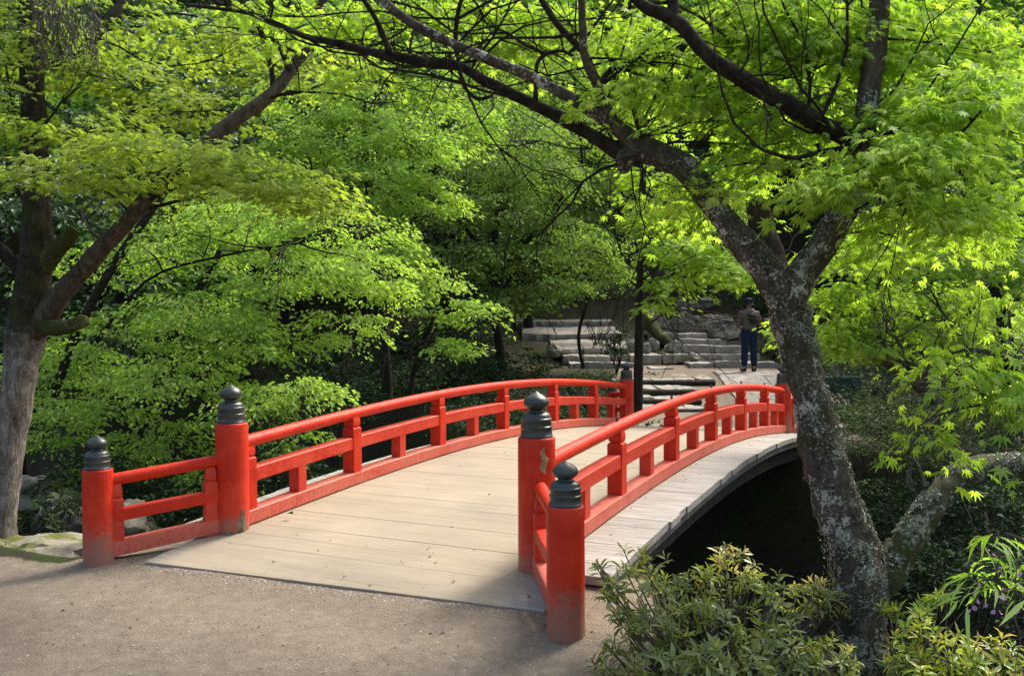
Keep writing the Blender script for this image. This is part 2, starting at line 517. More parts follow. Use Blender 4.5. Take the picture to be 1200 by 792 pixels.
# ------------------------------------------------------------------ terrain
def smooth(e0, e1, x):
    t = np.clip((x-e0)/(e1-e0), 0, 1)
    return t*t*(3-2*t)
rs_n = np.random.default_rng(3)
WV = [(rs_n.uniform(0, 2*PI), rs_n.uniform(0, 2*PI)) for _ in range(24)]
def wob(x, y, s, k0=0, n=6):
    r = 0
    for i in range(n):
        th, ph = WV[(k0+i) % 24]
        f = s*(1+0.6*i)
        r = r + np.sin(f*(x*np.cos(th)+y*np.sin(th))+ph)/(1+0.6*i)
    return r/2.2
def terrain(x, y):
    """height and path mask; x, y arrays"""
    rx, ry = x-TL.x, y-TL.y
    a = rx*AX.x + ry*AX.y
    v = rx*CR.x + ry*CR.y
    near = -0.195 + 0.035*smooth(-0.95, -0.6, a) + 0.03*smooth(-0.5, 0.1, a) + 0.006*wob(x, y, 5.0)
    near = near - 0.10*smooth(0.5, 3.5, -x-3.2)
    # far side, by world y
    far = np.interp(y, [12, 15.0, 17.2, 18.1, 19.0, 20.0, 20.7, 23.9, 25, 28, 31, 36, 42, 60, 95, 200], [-0.30, -0.31, -0.40, -0.36, -0.25, -0.13, 0.02, 0.035, 0.20, 0.78, 1.10, 3.2, 8.0, 26, 48, 60])
    side = smooth(3.0, 9.0, np.abs(x-5.0) - 0.12*(y-16))
    far = far + side*(0.9*smooth(14, 22, y) + 0.5*wob(x, y, 0.55, 4))
    far = far + 0.04*wob(x, y, 2.0, 9)*smooth(2, 5, np.abs(x-4.6))
    far = far - 0.17*smooth(-0.5, 0.3, x)*(1-smooth(7.3, 8, x))*smooth(24.2, 25, y)*(1-smooth(33.5, 35, y))
    rise_r = smooth(9, 26, x)*6.0*smooth(6, 20, y)
    rise_l = smooth(9, 30, -x)*7.0*smooth(10, 28, y)
    far = far + rise_r + rise_l
    edge = 0.30 + 0.0*a
    edge = edge - 1.45*smooth(2.85, 3.5, v) - 1.0*smooth(0.25, 0.75, -v) + 0.12*wob(x, y, 1.1, 2)
    e2 = 8.15 + 0.5*smooth(0.3, 3.0, -v) + 0.25*wob(x, y, 0.9, 6)*smooth(1.0, 2.5, np.abs(v-1.16)) + 1.3*smooth(5, 9, v)
    depth = -2.7 + 0.35*wob(x, y, 0.8, 12)
    g1 = smooth(0, 1, (a-edge)/1.25)
    g2 = 1-smooth(0, 1, (e2-a)/1.1)
    h = near*(1-g1) + depth*g1
    h = np.where(a > 4.2, depth*(1-g2) + far*g2, h)
    mask = (1-smooth(-0.15, 0.15, a-edge+0.1)) * (1-smooth(1.3, 1.9, -v - 0.25*a)*1.0)
    # trodden path beyond the bridge
    mask = np.maximum(mask, smooth(0.1, 0.5, a-e2)*smooth(0.6, -0.2, np.abs(x-(3.5+0.10*(y-15)))-1.55)*(1-smooth(23.5, 24.5, y)))
    mask = np.maximum(mask, 0.40*smooth(-0.2, 0.3, x)*(1-smooth(7.4, 8, x))*smooth(23.8, 24.1, y)*(1-smooth(31.5, 32.5, y)))
    mask = np.maximum(mask, smooth(20.0, 20.4, y)*smooth(-0.4, 0.2, 6.6-x)*smooth(0, 0.5, x-2.8)*(1-smooth(24.2, 25, y)))
    return h, mask

def axis_vals(segs):
    out = []
    for a, b, n in segs:
        out += list(np.linspace(a, b, n, endpoint=False))
    out.append(segs[-1][1])
    return np.array(out)
xs = axis_vals([(-120, -30, 22), (-30, -8, 44), (-8, -3.5, 45), (-3.5, 2.5, 150), (2.5, 9, 80), (9, 30, 42), (30, 120, 22)])
ys = axis_vals([(-40, 0, 12), (0, 3.2, 14), (3.2, 7.8, 130), (7.8, 26, 150), (26, 60, 50), (60, 200, 40)])
GX, GY = np.meshgrid(xs, ys)
GZ, GM = terrain(GX, GY)
def TZ(x, y):
    return float(terrain(np.array([x], float), np.array([y], float))[0][0])
def np_mesh(name, verts, faces, material, attr=None, attr_name='tint', smooth_=False):
    me = bpy.data.meshes.new(name)
    nf, k = faces.shape
    me.vertices.add(len(verts))
    me.vertices.foreach_set('co', np.ascontiguousarray(verts, dtype=np.float32).ravel())
    me.loops.add(nf*k)
    me.loops.foreach_set('vertex_index', np.ascontiguousarray(faces, dtype=np.int32).ravel())
    me.polygons.add(nf)
    me.polygons.foreach_set('loop_start', np.arange(0, nf*k, k, dtype=np.int32))
    me.polygons.foreach_set('loop_total', np.full(nf, k, dtype=np.int32))
    if smooth_:
        me.polygons.foreach_set('use_smooth', np.ones(nf, dtype=bool))
    if attr is not None:
        at = me.attributes.new(attr_name, 'FLOAT', 'POINT')
        at.data.foreach_set('value', np.ascontiguousarray(attr, dtype=np.float32))
    me.materials.append(material)
    me.update(calc_edges=True)
    return me
ny, nx = GX.shape
idx = np.arange(ny*nx).reshape(ny, nx)
F = np.stack([idx[:-1, :-1], idx[:-1, 1:], idx[1:, 1:], idx[1:, :-1]], -1).reshape(-1, 4)
V = np.stack([GX, GY, GZ], -1).reshape(-1, 3)
ground = link('ground', np_mesh('ground', V, F, GROUND, GM.ravel(), 'path', True), kind='structure')

# ------------------------------------------------------------------ leaves
def tpl(verts, faces):
    return np.array(verts, float), np.array(faces, int)
# oval, folded along the midrib: x along, y side, z normal
T_OVAL = tpl([(0, 0, 0), (0.45, 0.30, 0.07), (1, 0, -0.08), (0.45, -0.30, 0.07)], [(0, 2, 1), (0, 3, 2)])
T_LANCE = tpl([(0, 0, 0), (0.30, 0.145, 0.045), (0.68, 0.135, 0.0), (1, 0, -0.16), (0.68, -0.135, 0.0), (0.30, -0.145, 0.045), (0.32, 0, 0.0), (0.68, 0, -0.05)],
              [(0, 6, 1), (1, 6, 7), (1, 7, 2), (2, 7, 3), (0, 5, 6), (5, 4, 7), (5, 7, 6), (4, 3, 7)])
T_BLADE = tpl([(0, 0, 0), (0.3, 0.055, 0.01), (1, 0, -0.22), (0.3, -0.055, 0.01), (0.65, 0.045, -0.06), (0.65, -0.045, -0.06)],
              [(0, 3, 1), (1, 3, 5), (1, 5, 4), (4, 5, 2)])
def maple_tpl():
    vs = [(0.0, 0.0, 0.0)]
    fs = []
    for ang, ln in ((-118, 0.42), (-66, 0.78), (-28, 0.95), (0, 1.05), (28, 0.95), (66, 0.78), (118, 0.42)):
        a = R(ang)
        c, s = math.cos(a), math.sin(a)
        b = len(vs)
        for u, w, z in ((0.42*ln, 0.105, 0.035), (ln, 0, -0.12*ln), (0.42*ln, -0.105, 0.035)):
            vs.append((u*c - w*s, u*s + w*c, z))
        fs += [(0, b+1, b), (0, b+2, b+1)]
    return tpl(vs, fs)
T_MAPLE = maple_tpl()

def unit(a):
    return a/np.maximum(np.linalg.norm(a, axis=-1, keepdims=True), 1e-9)

class Leaves:
    def __init__(s, template, seed=0):
        s.t = template
        s.P, s.X, s.Nn, s.S, s.T = [], [], [], [], []
        s.rg = np.random.default_rng(seed)
        s.cent = []
    def add(s, P, X, Nn, S, T):
        s.P.append(P); s.X.append(X); s.Nn.append(Nn); s.S.append(S); s.T.append(T)
    def blob(s, c, r, sprays, per, leaf, spread=0.22, layers=5, droop=0.35, shell=0.55, tint=0.5, tvar=0.25, jitter=0.45, tilt=(0, 0, 0), pitch=0.35):
        """foliage pad: c centre, r=(rx,ry,rz); tiers of flat sprays"""
        g = s.rg
        c = np.array(c, float); r = np.array(r, float)
        n = sprays
        d = unit(g.normal(size=(n, 3)))
        rad = g.uniform(shell, 1.0, (n, 1))**0.7
        q = d*rad
        if layers:
            zl = np.round(q[:, 2]*layers/2 + 0.25*q[:, 0])/(layers/2) + g.normal(0, 0.07, n)
            q[:, 2] = 0.75*zl + 0.25*q[:, 2]
        cen = c + q*r
        out = unit(np.stack([q[:, 0]*r[0], q[:, 1]*r[1], np.zeros(n)], -1) + g.normal(0, 0.25, (n, 3))*np.array([1, 1, 0])*max(r[0], 0.3))
        side = np.stack([-out[:, 1], out[:, 0], np.zeros(n)], -1)
        s.cent.append((c, cen))
        sp = spread*g.uniform(0.6, 1.35, (n, 1))
        u = g.uniform(-1, 1.15, (n, per)); w = g.normal(0, 0.42, (n, per))*(1.25-0.5*np.abs(u))
        zz = -droop*(np.maximum(u, 0)**2 + 0.6*w**2) + g.normal(0, 0.10, (n, per))
        stilt = g.normal(0, 0.22, (n, 1))
        zz = zz + stilt*u
        P = cen[:, None, :] + sp[:, :, None]*(u[..., None]*out[:, None, :] + w[..., None]*side[:, None, :])
        P[..., 2] += sp*zz
        X = out[:, None, :]*(0.9) + side[:, None, :]*(w*1.5 + g.normal(0, 0.5, (n, per)))[..., None]
        X = X + np.array([0, 0, -1.0])*(pitch + 0.5*droop*np.abs(u) + g.normal(0, 0.25, (n, per)))[..., None]
        X = unit(X)
        Nn = np.array([0, 0, 1.0]) + g.normal(0, jitter, (n, per, 3)) + 0.35*out[:, None, :]
        S = leaf*g.uniform(0.6, 1.25, (n, per))
        T = np.clip(tint + g.normal(0, tvar*0.6, (n, 1)) + g.normal(0, tvar*0.5, (n, per)), 0, 1)
        m = n*per
        s.add(P.reshape(m, 3), X.reshape(m, 3), Nn.reshape(m, 3), S.reshape(m), T.reshape(m))
        return cen
    def arrays(s):
        P = np.concatenate(s.P); X = unit(np.concatenate(s.X)); Nn = np.concatenate(s.Nn)
        Nn = unit(Nn - X*np.sum(Nn*X, -1, keepdims=True))
        Y = np.cross(Nn, X)
        return P, X, Y, Nn, np.concatenate(s.S), np.concatenate(s.T)
    def mesh(s, name, material, off, keep=None):
        P, X, Y, Z, S, T = s.arrays()
        if keep is not None:
            P, X, Y, Z, S, T = (q[keep] for q in (P, X, Y, Z, S, T))
        tv, tf = s.t
        wy = s.rg.uniform(0.6, 1.15, (len(P), 1, 1)); cz = s.rg.uniform(-0.3, 3.2, (len(P), 1, 1))
        V = P[:, None, :] - np.array(off) + S[:, None, None]*(tv[None, :, 0:1]*X[:, None, :] + wy*tv[None, :, 1:2]*Y[:, None, :] + cz*tv[None, :, 2:3]*Z[:, None, :])
        n, k = len(P), len(tv)
        F = (tf[None] + (np.arange(n)*k)[:, None, None]).reshape(-1, 3)
        return np_mesh(name, V.reshape(-1, 3), F, material, np.repeat(T, k))
    def build(s, name, material, parent, single=0, single_name='leaf', **props):
        """single: the number of leaves (largest in view) made objects of their own"""
        off = parent_loc(parent)
        keep = None
        if single:
            P, X, Y, Z, S, T = s.arrays()
            inv = np.array(CM.inverted())
            Q = P @ inv[:3, :3].T + inv[:3, 3]
            dep = -Q[:, 2]
            sx = 600 + 1080*Q[:, 0]/np.maximum(dep, 0.1); sy = 396 - 1080*Q[:, 1]/np.maximum(dep, 0.1)
            facing = np.abs(np.sum(unit(P-np.array([0, 0, CAM_Z]))*Z, -1))
            score = S/np.maximum(dep, 0.3)*(0.3+facing) * ((sx > 5) & (sx < 1195) & (sy > 5) & (sy < 787) & (dep > 0.5))
            order = np.argsort(-score)[:single]
            keep = np.ones(len(P), bool); keep[order] = False
            variants = []
            for k in range(8):
                me = np_mesh(single_name, s.t[0], s.t[1], material, np.full(len(s.t[0]), (k+0.5)/8))
                variants.append(me)
            for i in order:
                o = bpy.data.objects.new(single_name, variants[min(7, int(T[i]*8))])
                wy, cz = float(s.rg.uniform(.6, 1.15)), float(s.rg.uniform(.3, 3))
                M = Matrix(((X[i][0], Y[i][0]*wy, Z[i][0]*cz), (X[i][1], Y[i][1]*wy, Z[i][1]*cz), (X[i][2], Y[i][2]*wy, Z[i][2]*cz)))*float(S[i])
                M = M.to_4x4()
                M.translation = Vector(P[i]) - off
                o.matrix_basis = M
                COL.objects.link(o)
                o.parent = parent
        me = s.mesh(name, material, off, keep)
        return link(name, me, parent, **props)

def limb(path, sub=5, n=12, rough=0.10, mb=None, seed=0, fs=7):
    """path: (px,py,d,width_px) list -> tube"""
    pts = [U(p[0], p[1], p[2]) for p in path]
    rad = [PX(p[3], p[2])/2 for p in path]
    pts, rad = smooth_path(pts, rad, sub)
    mb = mb or MB()
    mb.tube(pts, rad, n, True, rough, seed, fs)
    return mb, pts

def twigs(mb, root, cents, r0, rnd, k=8, rmin=0.004):
    """thin curved twigs from root to some spray centres, forked at the middle"""
    idxs = rnd.sample(range(len(cents)), min(k, len(cents)))
    for i in idxs:
        e = Vector(cents[i])
        mid = root.lerp(e, 0.5) + Vector((rnd.uniform(-1, 1), rnd.uniform(-1, 1), rnd.uniform(-0.2, 1)))*(e-root).length*0.12
        q = [root, root.lerp(mid, 0.55) + Vector((rnd.uniform(-1, 1), rnd.uniform(-1, 1), rnd.uniform(-1, 1)))*(e-root).length*0.04, mid, mid.lerp(e, 0.5) + Vector((0, 0, (e-root).length*0.03)), e]
        pp, rr = smooth_path(q, [r0, r0*0.8, r0*0.62, r0*0.42, rmin], 2)
        mb.tube(pp, rr, 4, False)
        for _ in range(2):
            s0 = pp[rnd.randrange(3, len(pp)-1)]
            e2 = e + Vector((rnd.uniform(-1, 1), rnd.uniform(-1, 1), rnd.uniform(-0.6, 0.5)))*(e-root).length*0.35
            mb.tube([s0, s0.lerp(e2, 0.5) + Vector((0, 0, 0.02)), e2], [r0*0.4, r0*0.28, rmin*0.7], 3, False)
# ------------------------------------------------------------------ the red bridge
L = 6*BAY
bridge = thing('arched_bridge', B(L/2, BW/2, -0.3), 'red lacquered arched wooden footbridge with dark capped posts crossing the ravine', 'bridge')

def sweep(a0, a1, vfun, zfun, prof, n=60):
    """prof: closed list of (dv, dz); swept along the bridge"""
    mb = MB()
    k = len(prof)
    for i in range(n+1):
        a = a0 + (a1-a0)*i/n
        v = vfun(a); z = zfun(a)
        sl = (zfun(a+0.01)-zfun(a-0.01))/0.02
        nrm = (UP - AX*sl).normalized()
        for dv, dz in prof:
            mb.v.append(B(a, v, z) + CR*dv + nrm*dz)
    for i in range(n):
        for j in range(k):
            p, q = i*k+j, i*k+(j+1) % k
            mb.f.append((p, q, q+k, p+k))
    mb.f.append(tuple(range(k))[::-1])
    mb.f.append(tuple(n*k+j for j in range(k)))
    return mb
def rect(hw, z0, z1, c=0.008):
    return [(-hw+c, z0), (hw-c, z0), (hw, z0+c), (hw, z1-c), (hw-c, z1), (-hw+c, z1), (-hw, z1-c), (-hw, z0+c)]
def circ(rv, rz, zc, n=14):
    return [(rv*math.cos(2*PI*i/n), zc + rz*math.sin(2*PI*i/n)) for i in range(n)]

# planks
rp = random.Random(11)
a = -0.655
i = 0
while a < L+0.42:
    w = rp.uniform(0.185, 0.235)
    if a < -0.6:
        w = 0.25
    a1 = a + w - (0.0007 if rp.random() < .6 else rp.uniform(.0015, 0.0035))
    wide = a > -0.12
    v0 = -0.45 + rp.uniform(-0.008, 0.008) if wide else -0.13
    v1 = BW + 0.46 + rp.uniform(-0.010, 0.010) if wide else BW + 0.26
    if a > L+0.1:
        v0, v1 = -0.30, BW+0.46
    mb = MB()
    nseg = 6
    dz = rp.uniform(-0.001, 0.001)
    ti = 0.0
    bw = [rp.uniform(-0.0015, 0.0015) for _ in range(nseg+1)]
    for s in range(nseg+1):
        v = v0 + (v1-v0)*s/nseg
        f = (v-v0)/(v1-v0)
        b0 = a + (0.165*f if i == 0 else 0.0) + bw[s]*0.5
        z0, z1 = deck_z(a)+dz-ti, deck_z(a1)+dz+ti
        for aa, zz in ((b0, z0-0.05), (b0, z0-0.002), (b0+0.0015, z0), (a1-0.0015, z1), (a1, z1-0.002), (a1, z1-0.05)):
            mb.v.append(B(aa, v, zz + bw[s]*0.4))
    for s in range(nseg):
        for j in range(6):
            p, q = s*6+j, s*6+(j+1) % 6
            mb.f.append((p, p+6, q+6, q))
    mb.f.append(tuple(range(6)))
    mb.f.append(tuple(nseg*6+j for j in range(6))[::-1])
    mb.build('plank', PLANK, bridge)
    a += w
    i += 1
    if a > -0.44 and i == 1:
        pass

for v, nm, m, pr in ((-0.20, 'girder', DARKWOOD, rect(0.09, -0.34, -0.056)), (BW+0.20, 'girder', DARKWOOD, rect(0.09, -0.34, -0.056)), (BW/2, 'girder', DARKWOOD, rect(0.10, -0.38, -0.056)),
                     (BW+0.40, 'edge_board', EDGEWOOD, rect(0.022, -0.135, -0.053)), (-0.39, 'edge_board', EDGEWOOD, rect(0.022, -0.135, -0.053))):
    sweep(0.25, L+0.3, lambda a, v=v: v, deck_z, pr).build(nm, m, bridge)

def square_post(a, v, z0, z1, h, neck, m, name='rail_post', ang=0.0):
    mb = MB()
    ax = (AX*math.cos(ang) + CR*math.sin(ang)); cr = (CR*math.cos(ang) - AX*math.sin(ang))
    def ring(hh, z):
        return [B(a, v, z) + ax*(i*hh) + cr*(j*hh) for i, j in ((-1, -1), (1, -1), (1, 1), (-1, 1))]
    if neck:
        lv = [(h, z0), (h, z1-0.105), (h-0.006, z1-0.098), (h-0.016, z1-0.094), (h-0.016, z1-0.088), (h-0.007, z1-0.082), (h-0.007, z1-0.045), (h-0.014, z1)]
    else:
        lv = [(h, z0), (h, z1)]
    for hh, z in lv:
        mb.v += ring(hh, z)
    n = len(lv)
    for i in range(n-1):
        for k in range(4):
            p, q = i*4+k, i*4+(k+1) % 4
            mb.f.append((p, q, q+4, p+4))
    mb.f.append((3, 2, 1, 0)); mb.f.append(tuple((n-1)*4+k for k in range(4)))
    return mb.build(name, m, bridge, bevel=0.004)

RT = 0.633
for side, v in ((0, 0.0), (1, BW)):
    V = lambda a, v=v: v
    sweep(0.10, L-0.08, V, deck_z, rect(0.060, 0.006, 0.108), 72).build('bottom_rail', RED_LOW, bridge, smooth=True)
    sweep(0.10, L-0.08, V, deck_z, rect(0.050, 0.298, 0.402), 72).build('middle_rail', RED_MID, bridge, smooth=True)
    sweep(0.09, L-0.07, V, deck_z, circ(0.049, 0.045, RT-0.047), 72).build('top_rail', RED_TOP, bridge, smooth=True)
    for k in range(1, 6):
        a = k*BAY
        z = deck_z(a)
        square_post(a, v, z+0.10, z+RT-0.06, 0.056, True, RED)
        nb = MB(); nb.tube([B(a, v, z+RT-0.02), B(a, v, z+RT+0.016)], 0.010, 6)
        nb.tube([B(a, v, z+RT+0.016), B(a, v, z+RT+0.024)], 0.014, 6)
        nb.build('nail_cap', COPPER, bridge)
    for a in (0.145, L-0.135):
        z = deck_z(a)
        square_post(a, v, z+0.004, z+RT-0.06, 0.05, True, RED)
    for k in range(6):
        a = (k+0.5)*BAY
        z = deck_z(a)
        square_post(a, v, z+0.10, z+0.31, 0.047, False, RED_MID, 'strut')

TALLCAP = [(0.094, 0), (0.096, 0.010), (0.091, 0.016), (0.091, 0.052), (0.094, 0.056), (0.094, 0.064), (0.089, 0.068), (0.088, 0.098), (0.091, 0.102), (0.090, 0.110), (0.085, 0.114), (0.083, 0.128), (0.078, 0.137), (0.060, 0.146), (0.044, 0.151), (0.041, 0.157), (0.045, 0.163), (0.060, 0.174), (0.071, 0.188), (0.0745, 0.204), (0.071, 0.218), (0.060, 0.232), (0.043, 0.245), (0.023, 0.256), (0.009, 0.264), (0.002, 0.270)]
def round_post(pos, r, zbot, ztop, cap, m):
    p = Vector((pos.x, pos.y, 0))
    mb = MB()
    zz = [zbot + (ztop-zbot)*i/14 for i in range(14)]
    prof = [(r*(1.015 - 0.02*i/14), z) for i, z in enumerate(zz)] + [(r*0.99, ztop-0.012), (r*0.97, ztop-0.004), (r*0.93, ztop)]
    mb.lathe(p, prof, 40)
    po = mb.build('round_post', m, bridge, smooth=True)
    cb = MB()
    sc_ = cap/0.270
    rs = r/0.110
    cb.lathe(p, [(pr*rs, ztop + z*sc_) for pr, z in TALLCAP], 40)
    cb.build('post_cap', COPPER, po, smooth=True)
    return po

tp0 = round_post(B(0, 0), 0.112, -0.45, 0.680, 0.266, RED_POST)
tp1 = round_post(B(0, BW), 0.110, -0.45, 0.703, 0.268, RED_POST)
round_post(B(L, 0), 0.110, -0.7, 0.435, 0.268, RED_POST_FAR)
round_post(B(L, BW), 0.110, -0.7, 0.435, 0.268, RED_POST_FAR)
WA, WB = 0.713, 0.476
LOWS = [(-WA, -WB, 0.434, 0.219, 0, 0.0, RED_POST, -0.5), (-WA, BW+WB, 0.476, 0.222, 0, BW, RED_POST, -0.5), (L+WA, -WB, 0.18, 0.219, L, 0.0, RED_POST_FAR, -0.75), (L+WA, BW+WB, 0.18, 0.219, L, BW, RED_POST_FAR, -0.75)]
for (a, v, zt, cp, ta, tv, m, zb) in LOWS:
    round_post(B(a, v), 0.095, zb, zt, cp, m)
    p, q = B(a, v), B(ta, tv)
    dirv = (q-p).normalized()
    ln = (q-p).length
    zoff = -0.22 if ta > 1 else 0.0
    side = dirv.cross(UP)
    def wing(z0l, z0t, h, name, mm, rnd=False):
        mb = MB()
        s, e = p + dirv*0.08, q - dirv*0.095
        s.z, e.z = z0l+zoff, z0t+zoff
        if rnd:
            mb.tube([s, s.lerp(e, 0.5), e], 0.040, 14)
            return mb.build(name, mm, bridge, smooth=True)
        mb.box(s.lerp(e, 0.5), (e-s)/2, side*0.045, UP*h)
        return mb.build(name, mm, bridge, bevel=0.006)
    wing(0.355, 0.425, 0.04, 'wing_top_rail', RED_TOP, True)
    wing(0.120, 0.185, 0.038, 'wing_middle_rail', RED, )
    wing(-0.095, -0.020, 0.048, 'wing_bottom_rail', RED_LOW)
    for f, zt2 in ((0.125, 0.33), (0.825, 0.385)):
        c = p.lerp(q, f)
        rel = c - TL
        square_post(rel.dot(AX), rel.dot(CR), -0.13+0.05*f+zoff, zt2+zoff, 0.043, True, RED_MID, 'wing_post', math.atan2(dirv.dot(CR), dirv.dot(AX)))
# the split, patched wood on two of the posts
def scar(parent_post, centre, r, ang0, z0, z1, w, seed, mt):
    mb = MB()
    rr = random.Random(seed)
    n, k = 14, 7
    for i in range(n+1):
        z = z0 + (z1-z0)*i/n
        ww = w*math.sin(PI*min(max((i+0.4)/(n+0.8), 0), 1))**0.7*rr.uniform(0.7, 1.15)
        sh = 0.35*w*math.sin(i*0.8+seed)
        for j in range(k+1):
            f = j/k*2-1
            an = ang0 + (f*ww + sh)/r
            rad = r + 0.0035 + rr.uniform(-0.002, 0.003) - 0.003*(abs(f) > 0.9)
            mb.v.append(Vector((centre.x + rad*math.cos(an), centre.y + rad*math.sin(an), z)))
    for i in range(n):
        for j in range(k):
            p0 = i*(k+1)+j
            mb.f.append((p0, p0+1, p0+k+2, p0+k+1))
    mb.build('bare_wood_patch', mt, parent_post)
BAREWOOD = m_simple('bare_split_wood', [(0.34, (0.03, 0.018, 0.010)), (0.46, (0.30, 0.19, 0.09)), (0.6, (0.55, 0.40, 0.20)), (0.75, (0.60, 0.09, 0.03))], 30, scale2=90)
def ang_to_cam(p, off):
    return math.atan2(-p.y, -p.x) + off
scar(tp1, B(0, BW), 0.110, ang_to_cam(B(0, BW), 0.38), 0.50, 0.655, 0.024, 2, BAREWOOD)
GREYPATCH = m_simple('rotten_post_foot', [(0.36, (0.05, 0.045, 0.035)), (0.5, (0.19, 0.15, 0.10)), (0.62, (0.30, 0.25, 0.17)), (0.72, (0.45, 0.34, 0.14))], 24, scale2=80)
scar(tp0, B(0, 0), 0.113, ang_to_cam(B(0, 0), 0.55), -0.16, 0.09, 0.030, 5, GREYPATCH)
scar(tp0, B(0, 0), 0.113, ang_to_cam(B(0, 0), -0.1), -0.14, -0.055, 0.050, 8, GREYPATCH)

# ------------------------------------------------------------------ rocks, stone steps
def rock_mesh(seed, sx, sy, sz, rough=0.22, sub=4, flat=0.0):
    bm = bmesh.new()
    bmesh.ops.create_icosphere(bm, subdivisions=sub, radius=1)
    rr = random.Random(seed)
    planes = [(Vector((rr.gauss(0, 1), rr.gauss(0, 1), rr.gauss(0.1, 0.8))).normalized(), rr.uniform(0.60, 0.9)) for _ in range(9)]
    if flat:
        planes.append((Vector((0, 0, 1)), flat))
    for v in bm.verts:
        p = v.co.copy()
        for nn, dd in planes:
            s = p.dot(nn) - dd
            if s > 0:
                p -= nn*s*0.85
        p += v.co*noise.fractal(v.co*1.6 + Vector((seed*3.1, 0, 0)), 0.8, 2.0, 6)*rough
        v.co = Vector((p.x*sx, p.y*sy, p.z*sz))
    me = bpy.data.meshes.new('rock')
    bm.to_mesh(me); bm.free()
    me.polygons.foreach_set('use_smooth', [True]*len(me.polygons))
    me.set_sharp_from_angle(angle=R(38))
    return me
def rock(px, py, d, wpx, hpx, label, seed, m=None, name='boulder', cat='rock', group=None, flat=0.0, rot=0.0, dy=1.0, sub=4):
    c = U(px, py, d)
    w, h = PX(wpx, d)/2, PX(hpx, d)/2
    me = rock_mesh(seed, w*1.12, w*dy, h*1.25, sub=sub, flat=flat)
    me.materials.append(m or ROCK)
    o = link(name, me, None, label=label, category=cat)
    if group: o['group'] = group
    o.location = c - Vector((0, 0, h*0.15))
    o.rotation_euler = (0, 0, rot)
    return o
rock(836, 383, 28.6, 56, 30, 'largest rounded mossy boulder beside the upper stone steps, nearest the person', 3, MOSSROCK, rot=0.3)
rock(799, 374, 27.8, 25, 25, 'squarish grey boulder above the steps, left of the largest mossy one', 4)
rock(766, 369, 28.6, 15, 20, 'upright grey stone just right of the slender trunk above the steps', 5)
rock(776, 371, 29.2, 8, 13, 'narrow dark stone wedged between the upright stone and the squarish boulder', 25)
rock(798, 356, 31.0, 13, 11, 'small dark stone highest on the bank above the squarish boulder', 6)
rock(824, 356, 31.5, 38, 15, 'dark low boulder on the bank behind the largest mossy boulder', 16)
rock(757, 408, 25.0, 12, 12, 'small pale rounded stone at the foot of the mossy root', 7)
rock(766, 404, 25.4, 12, 18, 'narrow pale stone leaning against the mossy root', 8)
rock(789, 406, 25.1, 20, 14, 'low broken grey stone at the left end of the steps', 9)
rock(741, 404, 25.6, 12, 14, 'pale stone half behind the slender trunk', 10)
rock(812, 418, 24.3, 13, 9, 'small jagged stone set in the face of the wide step', 12)
rock(905, 400, 26.5, 22, 18, 'brown stone behind the person at the edge of the steps', 26)
rock(960, 410, 24.0, 24, 20, 'grey boulder seen just right of the lichen covered trunk', 27)
rock(1000, 427, 21.0, 20, 16, 'small dark stone to the right of the trunk by the landing', 28)
rock(38, 650, 6.75, 128, 62, 'flat topped rock with moss at the foot of the left tree', 14, MOSSROCK, flat=0.5, rot=0.4)
rock(150, 618, 7.9, 60, 60, 'dark rounded rock in the ravine behind the left low post', 15)
rock(88, 600, 8.4, 70, 44, 'dark boulder down the bank behind the flat mossy rock', 17)
rock(35, 575, 8.8, 60, 40, 'dark stone behind the left tree trunk', 18)
rock(650, 410, 25.0, 16, 14, 'squat stone at the left edge of the wide stair', 29)

def stone_block(parent, c, ax, ay, h, seed, m=STONE, name='step_stone', rough=0.02):
    """c: centre of the top; ax, ay half vectors; h thickness"""
    bm = bmesh.new()
    rr = random.Random(seed)
    nx_, ny_ = 5, 4
    gv = []
    for j in range(ny_+1):
        for i in range(nx_+1):
            u, w = i/nx_*2-1, j/ny_*2-1
            p = Vector(c) + Vector(ax)*(u + rr.uniform(-.03, .03)) + Vector(ay)*(w + (rr.uniform(-.10, .10)))
            p.z += noise.noise(p*1.9 + Vector((seed, 0, 0)))*rough*1.5 + rr.uniform(-1, 1)*rough*0.3
            if i in (0, nx_) or j in (0, ny_):
                p.z -= rough*0.15
            gv.append(bm.verts.new(p))
    lo = []
    border = [i for i in range(nx_+1)] + [(nx_+1)*j + nx_ for j in range(1, ny_+1)] + [(nx_+1)*ny_ + i for i in range(nx_-1, -1, -1)] + [(nx_+1)*j for j in range(ny_-1, 0, -1)]
    for j in range(ny_):
        for i in range(nx_):
            a0 = j*(nx_+1)+i
            bm.faces.new((gv[a0], gv[a0+1], gv[a0+nx_+2], gv[a0+nx_+1]))
    rings = []
    cc = Vector(c)
    for q, (dz, sh) in enumerate(((-0.35*h, 1.02), (-h, 0.98))):
        ring = []
        for b_ in border:
            p = gv[b_].co.copy()
            p = cc + (p-cc)*sh
            p.z = gv[b_].co.z + dz + rr.uniform(-.04, .04)*h
            p.x += rr.uniform(-1, 1)*rough*0.5; p.y += rr.uniform(-1, 1)*rough*0.5
            ring.append(bm.verts.new(p))
        rings.append(ring)
    prev = [gv[b_] for b_ in border]
    nb = len(border)
    for ring in rings:
        for k in range(nb):
            bm.faces.new((prev[k], ring[k], ring[(k+1) % nb], prev[(k+1) % nb]))
        prev = ring
    bmesh.ops.recalc_face_normals(bm, faces=bm.faces)
    off = parent_loc(parent)
    for v in bm.verts:
        v.co -= off
    me = bpy.data.meshes.new(name)
    bm.to_mesh(me); bm.free()
    me.materials.append(m)
    me.polygons.foreach_set('use_smooth', [True]*len(me.polygons))
    me.set_sharp_from_angle(angle=R(35))
    return link(name, me, parent)
SEED = [100]
